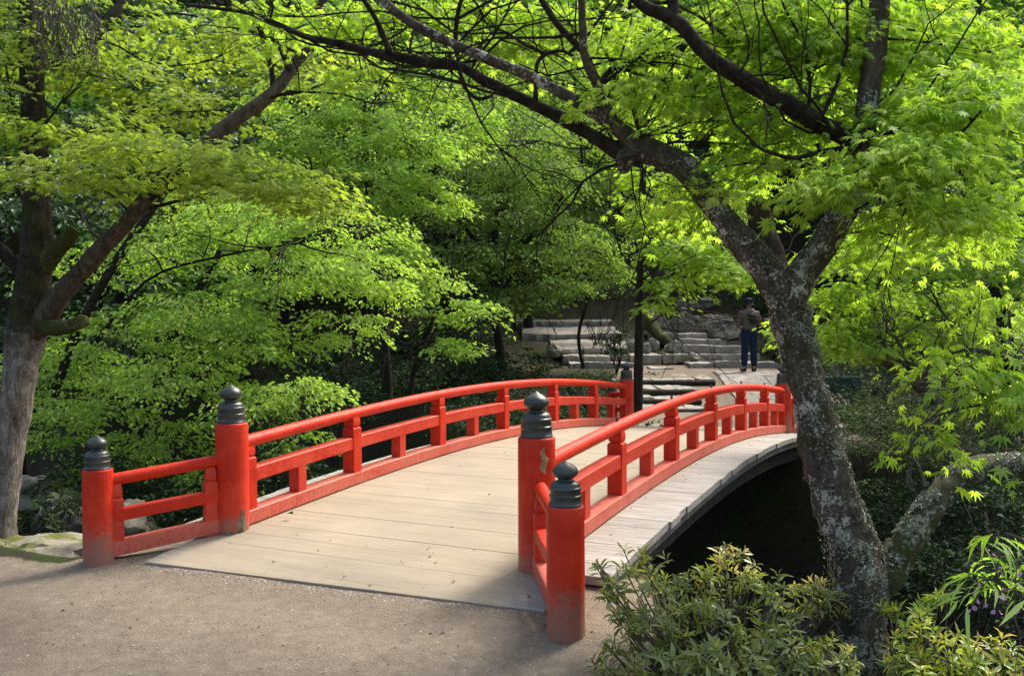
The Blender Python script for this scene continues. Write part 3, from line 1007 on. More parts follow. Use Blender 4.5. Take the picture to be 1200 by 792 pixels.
def step_row(parent, pxs, y_top, h, d, depth, back_dz=0.0, dj=0.12, m=STONE, skew=0.0, rough=0.035):
    for x0, x1 in zip(pxs[:-1], pxs[1:]):
        SEED[0] += 1
        rr = random.Random(SEED[0])
        dd = d + rr.uniform(-dj, dj) + skew*(x0-pxs[0])
        p0, p1 = U(x0+0.4, y_top, dd), U(x1-0.4, y_top, dd)
        z = p0.z + rr.uniform(-0.015, 0.015)
        dep = depth*rr.uniform(0.9, 1.1)
        c = (p0+p1)/2; c.z = z + back_dz/2
        c.y += dep/2
        stone_block(parent, c, (p1-p0)*0.49, Vector((0, dep/2, back_dz/2)), h, SEED[0], m, rough=rough)
low = thing('stone_steps', U(790, 462, 18.5), 'three low dark edged steps climbing from the far end of the bridge', 'steps')
step_row(low, [742, 778, 806, 828], 478, 0.16, 17.2, 0.9, 0.0, 0.05)
step_row(low, [738, 768, 800, 822], 466.5, 0.17, 18.1, 1.0, 0.0, 0.05)
step_row(low, [740, 772, 795, 818], 455.5, 0.17, 19.0, 1.1, 0.0, 0.05)
step_row(low, [738, 765, 792, 816, 838], 444.5, 0.17, 20.1, 1.3, 0.0, 0.05)
for (x0, x1, yy_, dd_) in ((738, 828, 479, 17.14), (738, 822, 467.5, 18.04), (738, 818, 456.5, 18.92), (738, 838, 445.5, 20.02)):
    mb = MB(); p0_, p1_ = U(x0, yy_, dd_), U(x1, yy_, dd_)
    p0_.z -= .055; p1_.z -= .055
    mb.tube([p0_, p0_.lerp(p1_, .5), p1_], [.058, .062, .056], 10, True, .06, x0, 5)
    mb.build('riser_log', DARKWOOD, low, smooth=True)
right = thing('stone_steps', U(830, 415, 25.5), 'broken irregular stone steps rising between boulders behind the person', 'steps')
step_row(right, [762, 790], 430, 0.14, 23.4, 0.7)
step_row(right, [808, 838, 872, 912], 424.5, 0.22, 23.7, 0.9, 0.0, 0.06)
step_row(right, [738, 776, 812, 846, 892], 415.5, 0.24, 24.5, 1.1)
step_row(right, [800, 838, 872], 405, 0.22, 25.4, 0.9)
step_row(right, [798, 828, 852], 398, 0.20, 26.2, 0.9)
step_row(right, [766, 796, 830], 391, 0.22, 27.0, 1.4)
step_row(right, [754, 770, 790], 376, 0.26, 28.6, 1.0)
left = thing('stone_steps', U(670, 400, 26), 'wide stair of long pale stone treads climbing at the left behind the bridge', 'steps')
step_row(left, [668, 684, 706, 748], 425.5, 0.22, 23.9, 1.0)
step_row(left, [660, 684, 716, 750], 416.5, 0.24, 24.8, 1.0)
def tread_row(parent, pxs, yf, df, yb, db, h):
    for x0, x1 in zip(pxs[:-1], pxs[1:]):
        SEED[0] += 1
        rr = random.Random(SEED[0])
        f0, f1 = U(x0+.4, yf+rr.uniform(-.6, .6), df), U(x1-.4, yf+rr.uniform(-.6, .6), df)
        bz = U(x0, yb, db)
        f = (f0+f1)/2
        bk = Vector((f.x, bz.y, bz.z))
        stone_block(parent, (f+bk)/2, (f1-f0)*.495, (bk-f)/2, h, SEED[0], STONE, rough=.02)
tread_row(left, [648, 684, 712, 744], 408.5, 25.6, 398, 28.0, 0.22)
tread_row(left, [612, 652, 694, 730], 391, 28.3, 383, 30.6, 0.24)
tread_row(left, [604, 644, 690, 720], 376.5, 30.8, 371.5, 33.2, 0.27)
step_row(left, [622, 640, 660], 366.5, 0.20, 33.2, 1.2)
# flat paving slabs on the landing
pave = thing('stone_paving', U(880, 455, 18.5), 'grey paving slabs on the sloping landing at the far end of the bridge', 'paving')
rr = random.Random(5)
for j, yy in enumerate(np.arange(15.6, 21.6, 0.72)):
    x = 4.15 + 0.11*(yy-15) + rr.uniform(-.1, .1)
    while x < 6.0 + 0.10*(yy-15):
        w = rr.uniform(0.6, 1.1)
        za, zb = TZ(x+w/2, yy), TZ(x+w/2, yy+0.72)
        SEED[0] += 1
        stone_block(pave, (x+w/2, yy+0.36, (za+zb)/2+0.035), (w/2-0.012, 0, 0), (0, 0.345, (zb-za)/2), 0.07, SEED[0], STONE, 'paving_slab', 0.006)
        x += w
# stone abutment of the far bank, under the bridge
abut = thing('stone_abutment', B(8.4, BW/2, -1.5), 'dark rough stone wall of the far bank under the end of the bridge', 'wall')
rr = random.Random(6)
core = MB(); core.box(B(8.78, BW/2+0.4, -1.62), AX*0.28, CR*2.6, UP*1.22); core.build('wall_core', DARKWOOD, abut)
ABST = m_simple('dark_wall_stone', [(0.34, (0.08, 0.076, 0.064)), (0.5, (0.20, 0.19, 0.16)), (0.68, (0.36, 0.34, 0.30))], 6, moss=(0.66, (0.03, 0.04, 0.012)))
for r_ in range(7):
    z = -2.65 + r_*0.345
    v = -1.4 + rr.uniform(0, .3)
    while v < BW+2.4:
        w = rr.uniform(0.32, 0.62)
        SEED[0] += 1
        stone_block(abut, B(8.36 + rr.uniform(-.03, .03), v+w/2, z+0.17), CR*(w/2-0.012), AX*0.16, 0.325, SEED[0], ABST, 'wall_stone', 0.02)
        v += w
# ------------------------------------------------------------------ trees
def tree_thing(name, path, label, cat='tree', group=None):
    p = U(path[0][0], path[0][1], path[0][2])
    t = thing(name, p, label, cat, group)
    return t

def add_crown(t, blobs, material, template, leaf, per, spread, seed, single=0, bark=None, trunk_pts=None, layers=5, droop=0.35, tint=0.5, tvar=0.3, jitter=0.45, pitch=0.35, nb=7, brr=0.012, name='crown', dens=1.0, shell=0.35):
    """blobs: (px,py,d,rx_px,ry_m,rz_px,sprays)"""
    lv = Leaves(template, seed)
    rnd = random.Random(seed)
    for b in blobs:
        px, py, d, rx, ry, rz, n = b[:7]
        c = U(px, py, d)
        ti = b[7] if len(b) > 7 else tint
        cen = lv.blob(c, (PX(rx, d), ry, PX(rz, d)), int(n*dens), per, leaf, spread, layers, droop, shell, ti, tvar, jitter, (0, 0, 0), pitch)
        if bark is not None and trunk_pts:
            # branch from the nearest point of the wood, below or beside the pad
            q = min(trunk_pts, key=lambda w: (w-c).length + 1.2*max(0, w.z-c.z))
            mb = MB()
            ln = (c-q).length
            m1 = q.lerp(c, 0.35) + Vector((rnd.uniform(-.1, .1), rnd.uniform(-.1, .1), rnd.uniform(0.0, .14)))*ln
            m2 = q.lerp(c, 0.72) + Vector((rnd.uniform(-.08, .08), rnd.uniform(-.08, .08), rnd.uniform(0, .08)))*ln
            r0 = brr*(0.7+0.5*min(ln, 3))
            pp, rr_ = smooth_path([q, m1, m2, c], [r0*1.5, r0, r0*0.8, r0*0.55], 4)
            mb.tube(pp, rr_, 5, False)
            twigs(mb, c, cen, r0*0.5, rnd, nb, 0.0025)
            mb.build('branch', bark, t)
    return lv.build(name, material, t, single, 'leaf')

# --- the lichen covered maple in front of the bridge, right
T1 = tree_thing('maple_tree', [(1016, 850, 4.7)], 'large forked maple with white lichen on its trunk, in front of the right railing')
w1 = []
mb, pts = limb([(1014, 930, 4.7, 72), (1010, 850, 4.7, 60), (1009, 792, 4.7, 56), (1006, 735, 4.7, 56), (1003, 690, 4.7, 60), (998, 650, 4.7, 60), (986, 608, 4.72, 53), (971, 560, 4.75, 49), (957, 505, 4.8, 46), (944, 450, 4.85, 43), (933, 400, 4.9, 42), (925, 365, 4.9, 46), (917, 338, 4.9, 46), (908, 318, 4.9, 36)], 12, 48, 0.17, seed=3, fs=9)
trunk1 = mb.build('trunk', BARK_LICHEN, T1, smooth=True); w1 += pts[50:]
def add_limb(t, path, m, name='limb', n=16, rough=0.13, seed=0, sub=7, acc=None, fs=10):
    mb, pts = limb(path, sub, n, rough, None, seed, fs)
    o = mb.build(name, m, t, smooth=True)
    if acc is not None:
        acc += pts
    return pts
LA = add_limb(T1, [(914, 340, 4.9, 44), (895, 312, 4.92, 37), (868, 282, 4.95, 35), (843, 250, 5.0, 31), (822, 222, 5.05, 29), (803, 196, 5.1, 29), (775, 182, 5.15, 30), (748, 176, 5.2, 36), (733, 188, 5.2, 26), (731, 203, 5.2, 8)], BARK_LICHEN, n=28, seed=5, acc=w1)
add_limb(T1, [(752, 182, 5.18, 30), (728, 179, 5.22, 22), (707, 167, 5.25, 18), (666, 143, 5.3, 15), (618, 119, 5.35, 13), (570, 96, 5.4, 12), (536, 77, 5.45, 12), (495, 72, 5.5, 11), (434, 61, 5.6, 9.5), (400, 52, 5.65, 9), (358, 43, 5.75, 7), (320, 26, 5.85, 6), (290, 15, 5.9, 5), (218, 6, 6.0, 4)], BARK_DARK, seed=6, acc=w1)
add_limb(T1, [(758, 180, 5.15, 26), (727, 153, 5.15, 20), (700, 133, 5.15, 16), (652, 106, 5.15, 14), (611, 85, 5.15, 13), (577, 72, 5.15, 12), (550, 60, 5.15, 12), (512, 43, 5.15, 11.5), (482, 27, 5.15, 11), (451, 3, 5.15, 10.5), (430, -30, 5.15, 10)], BARK_LICHEN, seed=7, acc=w1)
add_limb(T1, [(724, 150, 5.15, 12), (707, 119, 5.1, 12), (697, 95, 5.05, 11), (686, 68, 5.0, 10), (683, 34, 4.95, 9), (681, -10, 4.9, 8.5)], BARK_LICHEN, seed=8, acc=w1)
add_limb(T1, [(690, 74, 5.02, 9), (683, 61, 5.0, 9), (652, 27, 5.0, 8), (632, -4, 5.0, 7)], BARK_DARK, seed=9, acc=w1)
add_limb(T1, [(701, 104, 5.08, 7), (712, 86, 5.1, 7), (728, 76, 5.12, 6.5), (768, 75, 5.2, 6), (790, 66, 5.2, 6), (806, 50, 5.2, 5)], BARK_DARK, seed=10, acc=w1)
add_limb(T1, [(458, 68, 5.55, 8), (452, 50, 5.5, 7), (440, 22, 5.4, 6), (422, -6, 5.3, 6)], BARK_DARK, seed=11, acc=w1)
add_limb(T1, [(536, 66, 5.3, 6), (534, 40, 5.25, 6), (538, 10, 5.2, 5), (545, -12, 5.2, 5)], BARK_DARK, seed=12, acc=w1)
add_limb(T1, [(539, 84, 5.4, 5), (545, 103, 5.4, 5), (560, 116, 5.4, 4.5), (578, 112, 5.4, 3)], BARK_DARK, seed=13, acc=w1)
add_limb(T1, [(628, 122, 5.33, 6), (628, 95, 5.3, 5.5), (632, 70, 5.3, 5), (655, 60, 5.3, 4), (672, 66, 5.3, 3)], BARK_DARK, seed=14, acc=w1)
LB = add_limb(T1, [(926, 352, 4.9, 42), (938, 325, 4.88, 36), (960, 293, 4.85, 33), (982, 260, 4.8, 31), (1001, 225, 4.78, 30), (1010, 188, 4.75, 27), (1014, 150, 4.72, 25), (1018, 110, 4.7, 25), (1025, 60, 4.68, 24), (1031, 10, 4.65, 23), (1034, -40, 4.6, 22)], BARK_LICHEN, n=28, seed=15, acc=w1)
add_limb(T1, [(1012, 178, 4.76, 22), (995, 163, 4.7, 21), (965, 148, 4.65, 22), (921, 121, 4.6, 22), (876, 96, 4.55, 20), (830, 66, 4.5, 18), (800, 32, 4.5, 18), (783, 20, 4.5, 18), (755, 8, 4.5, 14), (735, -12, 4.5, 13)], BARK_DARK, n=20, seed=16, acc=w1)
add_limb(T1, [(789, 22, 4.5, 14), (788, -10, 4.5, 13)], BARK_DARK, seed=17, acc=w1)
add_limb(T1, [(914, 330, 4.93, 34), (905, 308, 5.0, 32), (898, 285, 5.05, 31), (892, 262, 5.1, 30), (887, 240, 5.1, 26), (884, 232, 5.1, 12)], BARK_BROWN, 'broken_limb', n=22, seed=18)
add_limb(T1, [(1008, 170, 4.72, 6), (965, 178, 4.6, 5.5), (930, 185, 4.5, 5), (900, 178, 4.4, 4), (880, 168, 4.35, 3)], BARK_DARK, seed=19, acc=w1)
add_limb(T1, [(1012, 168, 4.7, 6), (1045, 155, 4.5, 5), (1080, 170, 4.35, 4.5), (1120, 160, 4.2, 4), (1150, 130, 4.1, 3)], BARK_DARK, seed=20, acc=w1)
add_limb(T1, [(992, 728, 4.70, 22), (1012, 702, 4.71, 38), (1036, 672, 4.72, 44), (1056, 645, 4.74, 37), (1078, 615, 4.76, 32), (1100, 584, 4.8, 29), (1120, 560, 4.85, 27), (1146, 546, 4.9, 27), (1180, 544, 4.95, 26), (1230, 548, 5.0, 23), (1300, 530, 5.1, 20)], BARK_MOSSY, n=26, seed=21, acc=None)
# fine twisting branches fanning out of the limbs through the crown
def ramify(t, pts, n, seed, m, ln=(.5, 1.1), r=.009, name='branch', up=.35, flat=.5):
    rd_ = random.Random(seed)
    def go(mb, p, d, l, r_, lev):
        q = [p]
        for i in range(5):
            d = (d + Vector((rd_.gauss(0, .28), rd_.gauss(0, .28)*flat, rd_.gauss(.02, .24)))).normalized()
            q.append(q[-1] + d*l/5)
        mb.tube(q, [r_*(1-.12*i) for i in range(6)], 5 if lev == 0 else 3, False)
        if lev < 2:
            for _ in range(3):
                k = rd_.randrange(1, 6)
                go(mb, q[k], (d + Vector((rd_.gauss(0, .7), rd_.gauss(0, .5)*flat, rd_.gauss(.1, .5)))).normalized(), l*.62, r_*.55, lev+1)
    for _ in range(n):
        p = pts[rd_.randrange(len(pts))]
        mb = MB()
        go(mb, p, Vector((rd_.gauss(0, 1), rd_.gauss(0, .5)*flat, rd_.gauss(up, .6))).normalized(), rd_.uniform(*ln), r*rd_.uniform(.6, 1.3), 0)
        mb.build(name, m, t)
ramify(T1, [p for p in w1[60:] if p.z > 2.1], 64, 811, BARK_DARK)
# lichen crusts and tufts standing off the bark
def flakes(t, tube_pts_rad, n, seed, size=0.011, side=None, name='lichen', mt=LICHEN):
    g = np.random.default_rng(seed)
    lv = Leaves(T_OVAL, seed)
    pts, rad = tube_pts_rad
    P, X, Nn, S, T = [], [], [], [], []
    m = len(pts)
    for _ in range(n):
        f = g.uniform(0, m-1.001); i = int(f); fr = f-i
        p = pts[i].lerp(pts[i+1], fr); r = rad[i]*(1-fr)+rad[i+1]*fr
        tt = (pts[i+1]-pts[i]).normalized()
        a = tt.orthogonal().normalized(); b = tt.cross(a)
        for _k in range(8):
            th = g.uniform(0, 2*PI)
            dv = a*math.cos(th)+b*math.sin(th)
            q = p + dv*r
            w = noise.fractal(q*7.0, 0.8, 2.0, 4)
            if w > 0.02 and (side is None or dv.x > g.uniform(-0.9, 0.4)):
                break
        else:
            continue
        q = p + dv*(r*1.05 + g.uniform(-0.003, 0.006))
        rv = Vector(g.normal(size=3))
        x = (rv - dv*rv.dot(dv)*0.7).normalized()
        P.append(q); X.append(x); Nn.append(dv + Vector(g.normal(size=3))*0.5); S.append(size*g.uniform(0.5, 1.6)); T.append(g.uniform(0, 1))
    lv.add(np.array(P), np.array(X), np.array(Nn), np.array(S), np.array(T))
    return lv.build(name, mt, t, kind='stuff')
tp, tr = smooth_path([U(*q[:3]) for q in [(1016, 850, 4.7), (1013, 792, 4.7), (1003, 690, 4.7), (998, 650, 4.7), (985, 608, 4.72), (956, 505, 4.8), (932, 400, 4.9), (924, 365, 4.9)]], [PX(q, 4.75)/2 for q in (62, 61, 66, 66, 58, 51, 49, 52)], 10)
flakes(T1, (tp, tr), 9000, 31, 0.012, 'r')
tp, tr = smooth_path([U(*q[:3]) for q in [(1040, 668, 4.72), (1078, 612, 4.76), (1118, 560, 4.85), (1180, 544, 4.95), (1230, 548, 5.0)]], [PX(q, 4.75)/2 for q in (38, 32, 27, 26, 24)], 10)
flakes(T1, (tp, tr), 7000, 32, 0.014)
tp, tr = smooth_path([U(*q[:3]) for q in [(938, 325, 4.88), (982, 260, 4.8), (1010, 188, 4.75), (1018, 110, 4.7)]], [PX(q, 4.8)/2 for q in (36, 31, 27, 25)], 10)
flakes(T1, (tp, tr), 1500, 33, 0.010)
tp, tr = smooth_path([U(*q[:3]) for q in [(907, 325, 4.9), (868, 282, 4.95), (822, 222, 5.05), (803, 196, 5.1), (748, 178, 5.2)]], [PX(q, 4.9)/2 for q in (38, 35, 29, 29, 34)], 10)
flakes(T1, (tp, tr), 1600, 34, 0.010)

add_crown(T1, [
    (1090, 50, 5.05, 110, 0.38, 42, 48), (980, 40, 5.00, 110, 0.38, 40, 44), (1120, 120, 4.40, 75, 0.38, 34, 28), (1100, 115, 4.20, 60, 0.38, 30, 12), (1075, 185, 4.20, 85, 0.38, 26, 33),
    (990, 215, 4.30, 60, 0.3, 20, 11), (1110, 245, 4.20, 62, 0.38, 26, 19), (1040, 275, 5.04, 85, 0.38, 26, 22), (945, 60, 5.04, 80, 0.38, 34, 22), (905, 30, 5.02, 90, 0.38, 26, 28),
    (850, 120, 5.07, 80, 0.38, 28, 24), (930, 150, 5.07, 70, 0.38, 24, 17), (850, 30, 5.06, 60, 0.38, 24, 17), (760, 45, 5.10, 60, 0.38, 30, 19), (745, 110, 5.11, 50, 0.38, 22, 13),
    (670, 30, 5.79, 60, 0.28, 26, 17), (600, 25, 5.87, 60, 0.28, 20, 13), (620, 58, 5.85, 40, 0.28, 16, 8), (530, 12, 5.95, 60, 0.28, 16, 13), (470, 20, 6.03, 60, 0.28, 20, 11), (400, 22, 6.11, 70, 0.28, 20, 14),
    (310, 12, 6.22, 70, 0.28, 18, 13), (1150, 60, 4.90, 60, 0.38, 40, 19), (880, 190, 5.13, 60, 0.38, 22, 13), (810, 235, 5.17, 60, 0.38, 26, 15), (960, 10, 5.04, 120, 0.38, 24, 26), (420, 95, 6.09, 40, 0.28, 14, 6), (1020, 135, 5.05, 70, 0.38, 30, 15)],
    LEAF_LIME, T_MAPLE, 0.049, 30, 0.23, 41, 300, BARK_DARK, w1, layers=6, droop=0.5, tint=0.62, pitch=0.45, nb=14, brr=0.006, jitter=0.6)

# --- left tree
T2 = tree_thing('maple_tree', [(5, 655, 6.9)], 'leaning maple with pale furrowed bark and a long brown limb at the left edge')
w2 = []
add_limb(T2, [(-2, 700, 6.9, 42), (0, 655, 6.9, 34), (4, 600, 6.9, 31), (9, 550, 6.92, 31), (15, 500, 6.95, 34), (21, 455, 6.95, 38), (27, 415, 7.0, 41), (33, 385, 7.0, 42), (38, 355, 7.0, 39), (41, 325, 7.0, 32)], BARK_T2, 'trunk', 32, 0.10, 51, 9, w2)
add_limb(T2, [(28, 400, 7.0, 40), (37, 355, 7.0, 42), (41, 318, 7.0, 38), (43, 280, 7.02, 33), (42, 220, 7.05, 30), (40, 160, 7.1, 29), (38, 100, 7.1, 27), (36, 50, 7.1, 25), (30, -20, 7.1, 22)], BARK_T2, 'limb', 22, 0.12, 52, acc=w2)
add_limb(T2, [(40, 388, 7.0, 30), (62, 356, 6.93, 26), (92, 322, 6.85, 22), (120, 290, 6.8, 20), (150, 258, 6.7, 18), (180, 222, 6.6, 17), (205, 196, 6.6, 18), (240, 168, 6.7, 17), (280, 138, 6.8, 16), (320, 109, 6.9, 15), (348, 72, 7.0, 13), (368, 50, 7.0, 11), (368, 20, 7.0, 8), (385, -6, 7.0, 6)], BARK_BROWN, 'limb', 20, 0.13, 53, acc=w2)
add_limb(T2, [(44, 380, 6.98, 26), (62, 384, 6.9, 20), (80, 383, 6.86, 18), (96, 377, 6.82, 17), (103, 374, 6.82, 8)], MOSSWOOD, 'broken_limb', 18, 0.15, 54)
add_limb(T2, [(52, 312, 7.0, 24), (66, 294, 6.98, 20), (80, 278, 6.95, 18), (88, 268, 6.95, 14)], MOSSWOOD, 'broken_limb', 14, 0.15, 55)
add_limb(T2, [(30, 330, 7.0, 18), (14, 305, 7.0, 15), (-8, 285, 7.0, 13), (-40, 270, 7.0, 12)], BARK_DARK, 'limb', 12, 0.12, 56)
add_limb(T2, [(105, 50, 7.6, 13), (121, 32, 7.6, 12), (135, 15, 7.6, 12), (150, -8, 7.6, 11)], BARK_GREY, 'limb', 12, 0.12, 57, acc=w2)
add_limb(T2, [(320, 108, 6.9, 7), (318, 80, 6.9, 6), (308, 50, 6.9, 5), (302, 25, 6.9, 4)], BARK_DARK, 'limb', 8, 0.1, 58, acc=w2)
add_limb(T2, [(340, 85, 6.95, 9), (330, 60, 6.95, 7), (300, 30, 6.9, 6), (270, 12, 6.9, 5), (240, -5, 6.9, 4)], BARK_DARK, 'limb', 8, 0.1, 59, acc=w2)
add_crown(T2, [
    (60, 70, 7.2, 90, .8, 30, 26), (160, 95, 7.4, 80, .7, 30, 22), (95, 150, 6.6, 90, .7, 22, 24), (190, 178, 6.2, 90, .6, 18, 30), (280, 195, 6.0, 90, .6, 20, 34), (345, 222, 5.9, 62, .5, 20, 22),
    (60, 205, 6.3, 80, .6, 16, 16), (240, 130, 7.4, 70, .6, 24, 16), (230, 50, 7.9, 90, .7, 28, 22), (320, 90, 7.9, 70, .6, 24, 12), (120, 20, 7.6, 110, .8, 20, 24), (20, 20, 7.0, 60, .7, 24, 14),
    (150, 212, 6.4, 60, .5, 14, 12), (290, 40, 8.0, 80, .7, 26, 16), (10, 130, 6.9, 40, .5, 30, 10), (385, 245, 6.1, 30, .3, 16, 6), (390, 70, 7.6, 50, .5, 24, 12)],
    LEAF_YELLOW, T_MAPLE, 0.047, 34, 0.20, 42, 280, BARK_DARK, w2, layers=7, droop=0.4, pitch=0.3, nb=9, brr=0.007, jitter=0.35)
ramify(T2, [p for p in w2 if p.z > 2.2], 30, 812, BARK_DARK, (.5, 1.2), .010)
# hanging grey dead twigs in the top left
dt = thing('dead_twigs', U(85, 45, 6.6), 'grey tangle of dead hanging twigs at the top left among maple leaves', 'dead twigs')
mb = MB(); rd = random.Random(9)
for _ in range(130):
    x0, y0 = rd.uniform(35, 112), rd.uniform(-8, 32)
    s = U(x0, y0, 6.6+rd.uniform(-.3, .3))
    q = [s]
    n_ = rd.randrange(3, 7)
    for _k in range(n_):
        q.append(q[-1] + Vector((rd.uniform(-.05, .06), rd.uniform(-.04, .04), rd.uniform(-.13, 0.0))))
    mb.tube(q, [0.004]*(len(q)-1)+[0.002], 4, False)
mb.build('twig', BARK_GREY, dt)

# --- generic mid-distance trees
def mid_tree(label, wood, blobs, leafmat, leaf, per, spread, seed, bark=BARK_DARK, single=0, template=T_OVAL, name='broadleaf_tree', **kw):
    t = tree_thing(name, wood[0], label)
    acc = []
    for k, w in enumerate(wood):
        add_limb(t, w, bark, 'trunk' if k == 0 else 'limb', 9 if k else 12, 0.08, seed+k, 4, acc)
    ramify(t, [p for p in acc if p.z > 1.9] or acc, 12, seed+5, bark, (wood[0][0][2]*.07, wood[0][0][2]*.13), wood[0][0][2]*.0011)
    add_crown(t, blobs, leafmat, template, leaf, per, spread, seed, single, bark, acc, **kw)
    return t

mid_tree('bright green young tree filling the ravine behind the left railing',
    [[(150, 600, 10.2, 16), (165, 520, 10.2, 14), (185, 440, 10.3, 12), (215, 370, 10.4, 10), (250, 310, 10.5, 8), (280, 250, 10.6, 6)],
     [(60, 470, 9.6, 11), (95, 380, 9.7, 11), (140, 300, 9.8, 10), (190, 230, 9.9, 9), (215, 190, 10, 8)],
     [(100, 420, 9.9, 5), (170, 330, 9.9, 3.5), (260, 300, 9.6, 2.8), (350, 285, 9.5, 2)],
     [(190, 440, 10.2, 8), (250, 400, 9.8, 6), (310, 420, 9.5, 5), (350, 460, 9.3, 3)],
     [(165, 500, 10.2, 7), (230, 460, 9.8, 5), (300, 440, 9.5, 4)]],
    [(300, 255, 9.8, 90, 1.0, 28, 60, .6), (210, 290, 10.4, 90, 1.0, 26, 50), (400, 270, 10.2, 75, 1.0, 34, 50, .6), (330, 320, 9.6, 90, 1.0, 26, 50), (440, 320, 9.8, 45, .8, 34, 34, .7), (240, 360, 9.6, 80, .9, 26, 46),
     (150, 390, 9.8, 80, .9, 28, 40), (300, 400, 9.3, 70, .8, 26, 36), (210, 440, 9.2, 80, .9, 26, 44, .6), (120, 470, 9.6, 70, .9, 26, 32), (290, 470, 8.8, 60, .7, 20, 22), (350, 455, 8.7, 46, .5, 14, 20, .8),
     (190, 510, 9.0, 60, .8, 24, 24), (400, 380, 9.8, 50, .7, 24, 20, .7), (130, 540, 9.2, 40, .6, 18, 12), (70, 500, 9.4, 36, .7, 22, 18), (55, 440, 9.8, 36, .7, 26, 18), (100, 580, 8.8, 30, .4, 12, 8, .6), (250, 560, 8.8, 40, .5, 14, 10, .6), (120, 310, 10.6, 70, .9, 26, 30), (340, 510, 8.6, 36, .4, 18, 8), (80, 420, 10.6, 50, .8, 30, 20), (240, 250, 11, 90, 1, 30, 40)],
    LEAF_MID, 0.054, 54, 0.20, 61, single=200, layers=0, jitter=.85, shell=.5, droop=0.55, nb=8, brr=0.008)
mid_tree('tall light green tree behind the ravine, left of the centre of the picture',
    [[(455, 480, 14.5, 14), (450, 400, 14.5, 12), (440, 300, 14.5, 10), (430, 200, 14.5, 8), (425, 100, 14.5, 6)], [(445, 330, 14.5, 6), (400, 260, 14.2, 5), (360, 200, 14, 4)], [(440, 280, 14.5, 6), (490, 230, 14.2, 5), (520, 180, 14.2, 4)]],
    [(450, 110, 14.5, 70, 1.3, 34, 52, .6), (400, 160, 14.2, 80, 1.3, 34, 60, .6), (480, 170, 14.0, 60, 1.2, 34, 50, .7), (440, 220, 13.8, 60, 1.2, 30, 44), (500, 230, 14.2, 45, 1.0, 26, 30, .7), (360, 120, 14.6, 70, 1.3, 34, 44), (500, 90, 14.8, 50, 1.2, 34, 34),
     (350, 190, 14.3, 70, 1.2, 26, 36), (460, 280, 13.8, 40, .9, 26, 26), (540, 150, 15, 40, 1, 30, 24)],
    LEAF_MID, 0.080, 52, 0.30, 62, layers=0, jitter=.85, shell=.5, nb=4, brr=0.012)
mid_tree('broad dark green maple with rounded tiers beyond the left railing',
    [[(590, 450, 19, 12), (585, 400, 19, 11), (575, 350, 19, 10), (580, 280, 19, 8), (590, 200, 19, 6)], [(578, 330, 19, 6), (620, 280, 18.6, 5), (660, 230, 18.4, 4)], [(578, 310, 19, 6), (540, 260, 18.6, 5), (520, 230, 18.6, 4)], [(576, 360, 19, 6), (610, 340, 18.6, 5), (650, 335, 18.4, 4)]],
    [(600, 160, 19.5, 70, 1.8, 34, 60, .6), (560, 200, 18.6, 60, 1.4, 26, 50), (640, 210, 18.8, 60, 1.4, 24, 50), (590, 245, 18.2, 60, 1.4, 22, 50), (540, 305, 17.8, 55, 1.3, 24, 44, .3), (610, 300, 18.2, 60, 1.4, 20, 44, .4), (660, 270, 18.6, 45, 1.2, 22, 34),
     (650, 335, 18.0, 46, 1.0, 16, 34, .4), (600, 350, 17.8, 50, 1.1, 13, 32, .4), (690, 300, 18.8, 36, 1.0, 22, 26), (560, 130, 20, 60, 1.6, 34, 44, .8), (520, 250, 19.2, 40, 1.2, 26, 26)],
    LEAF_GREEN, 0.088, 50, 0.36, 63, template=T_OVAL, name='maple_tree', layers=7, droop=0.45, nb=4, brr=0.014)
mid_tree('green maple hanging over the stone stair, right of centre',
    [[(684, 432, 23, 4.5), (678, 392, 23, 4), (690, 340, 23, 4), (686, 260, 23, 4), (680, 160, 23, 3)], [(692, 310, 23, 5), (720, 260, 22.6, 4), (730, 220, 22.5, 3)]],
    [(690, 150, 23, 60, 1.6, 34, 50, .6), (650, 100, 23.5, 70, 1.8, 34, 50, .7), (720, 210, 22.4, 50, 1.4, 30, 44, .5), (670, 215, 22.6, 50, 1.4, 24, 40), (700, 265, 22.2, 46, 1.2, 24, 36, .4), (720, 320, 22.4, 26, .9, 20, 16), (600, 90, 24, 60, 1.8, 34, 40, .8), (750, 160, 23.5, 50, 1.5, 34, 34)],
    LEAF_GREEN, 0.10, 48, 0.42, 64, template=T_OVAL, name='maple_tree', layers=6, droop=0.4, nb=4, brr=0.016, tint=.6)
mid_tree('small pale green sapling in the dark gap above the left railing',
    [[(480, 470, 14.2, 7), (486, 430, 14.2, 6), (500, 390, 14.1, 5), (520, 350, 14, 4)], [(492, 410, 14.2, 4), (520, 400, 14, 3), (545, 395, 13.8, 2)]],
    [(510, 330, 14, 40, .7, 20, 26, .7), (545, 365, 13.8, 38, .6, 16, 24, .6), (530, 408, 13.6, 32, .5, 13, 18, .6), (490, 350, 14.2, 26, .6, 18, 12), (470, 300, 14.0, 40, .7, 20, 20, .6)],
    LEAF_MID, 0.085, 28, 0.26, 65, layers=5, nb=5, brr=0.008, name='sapling')
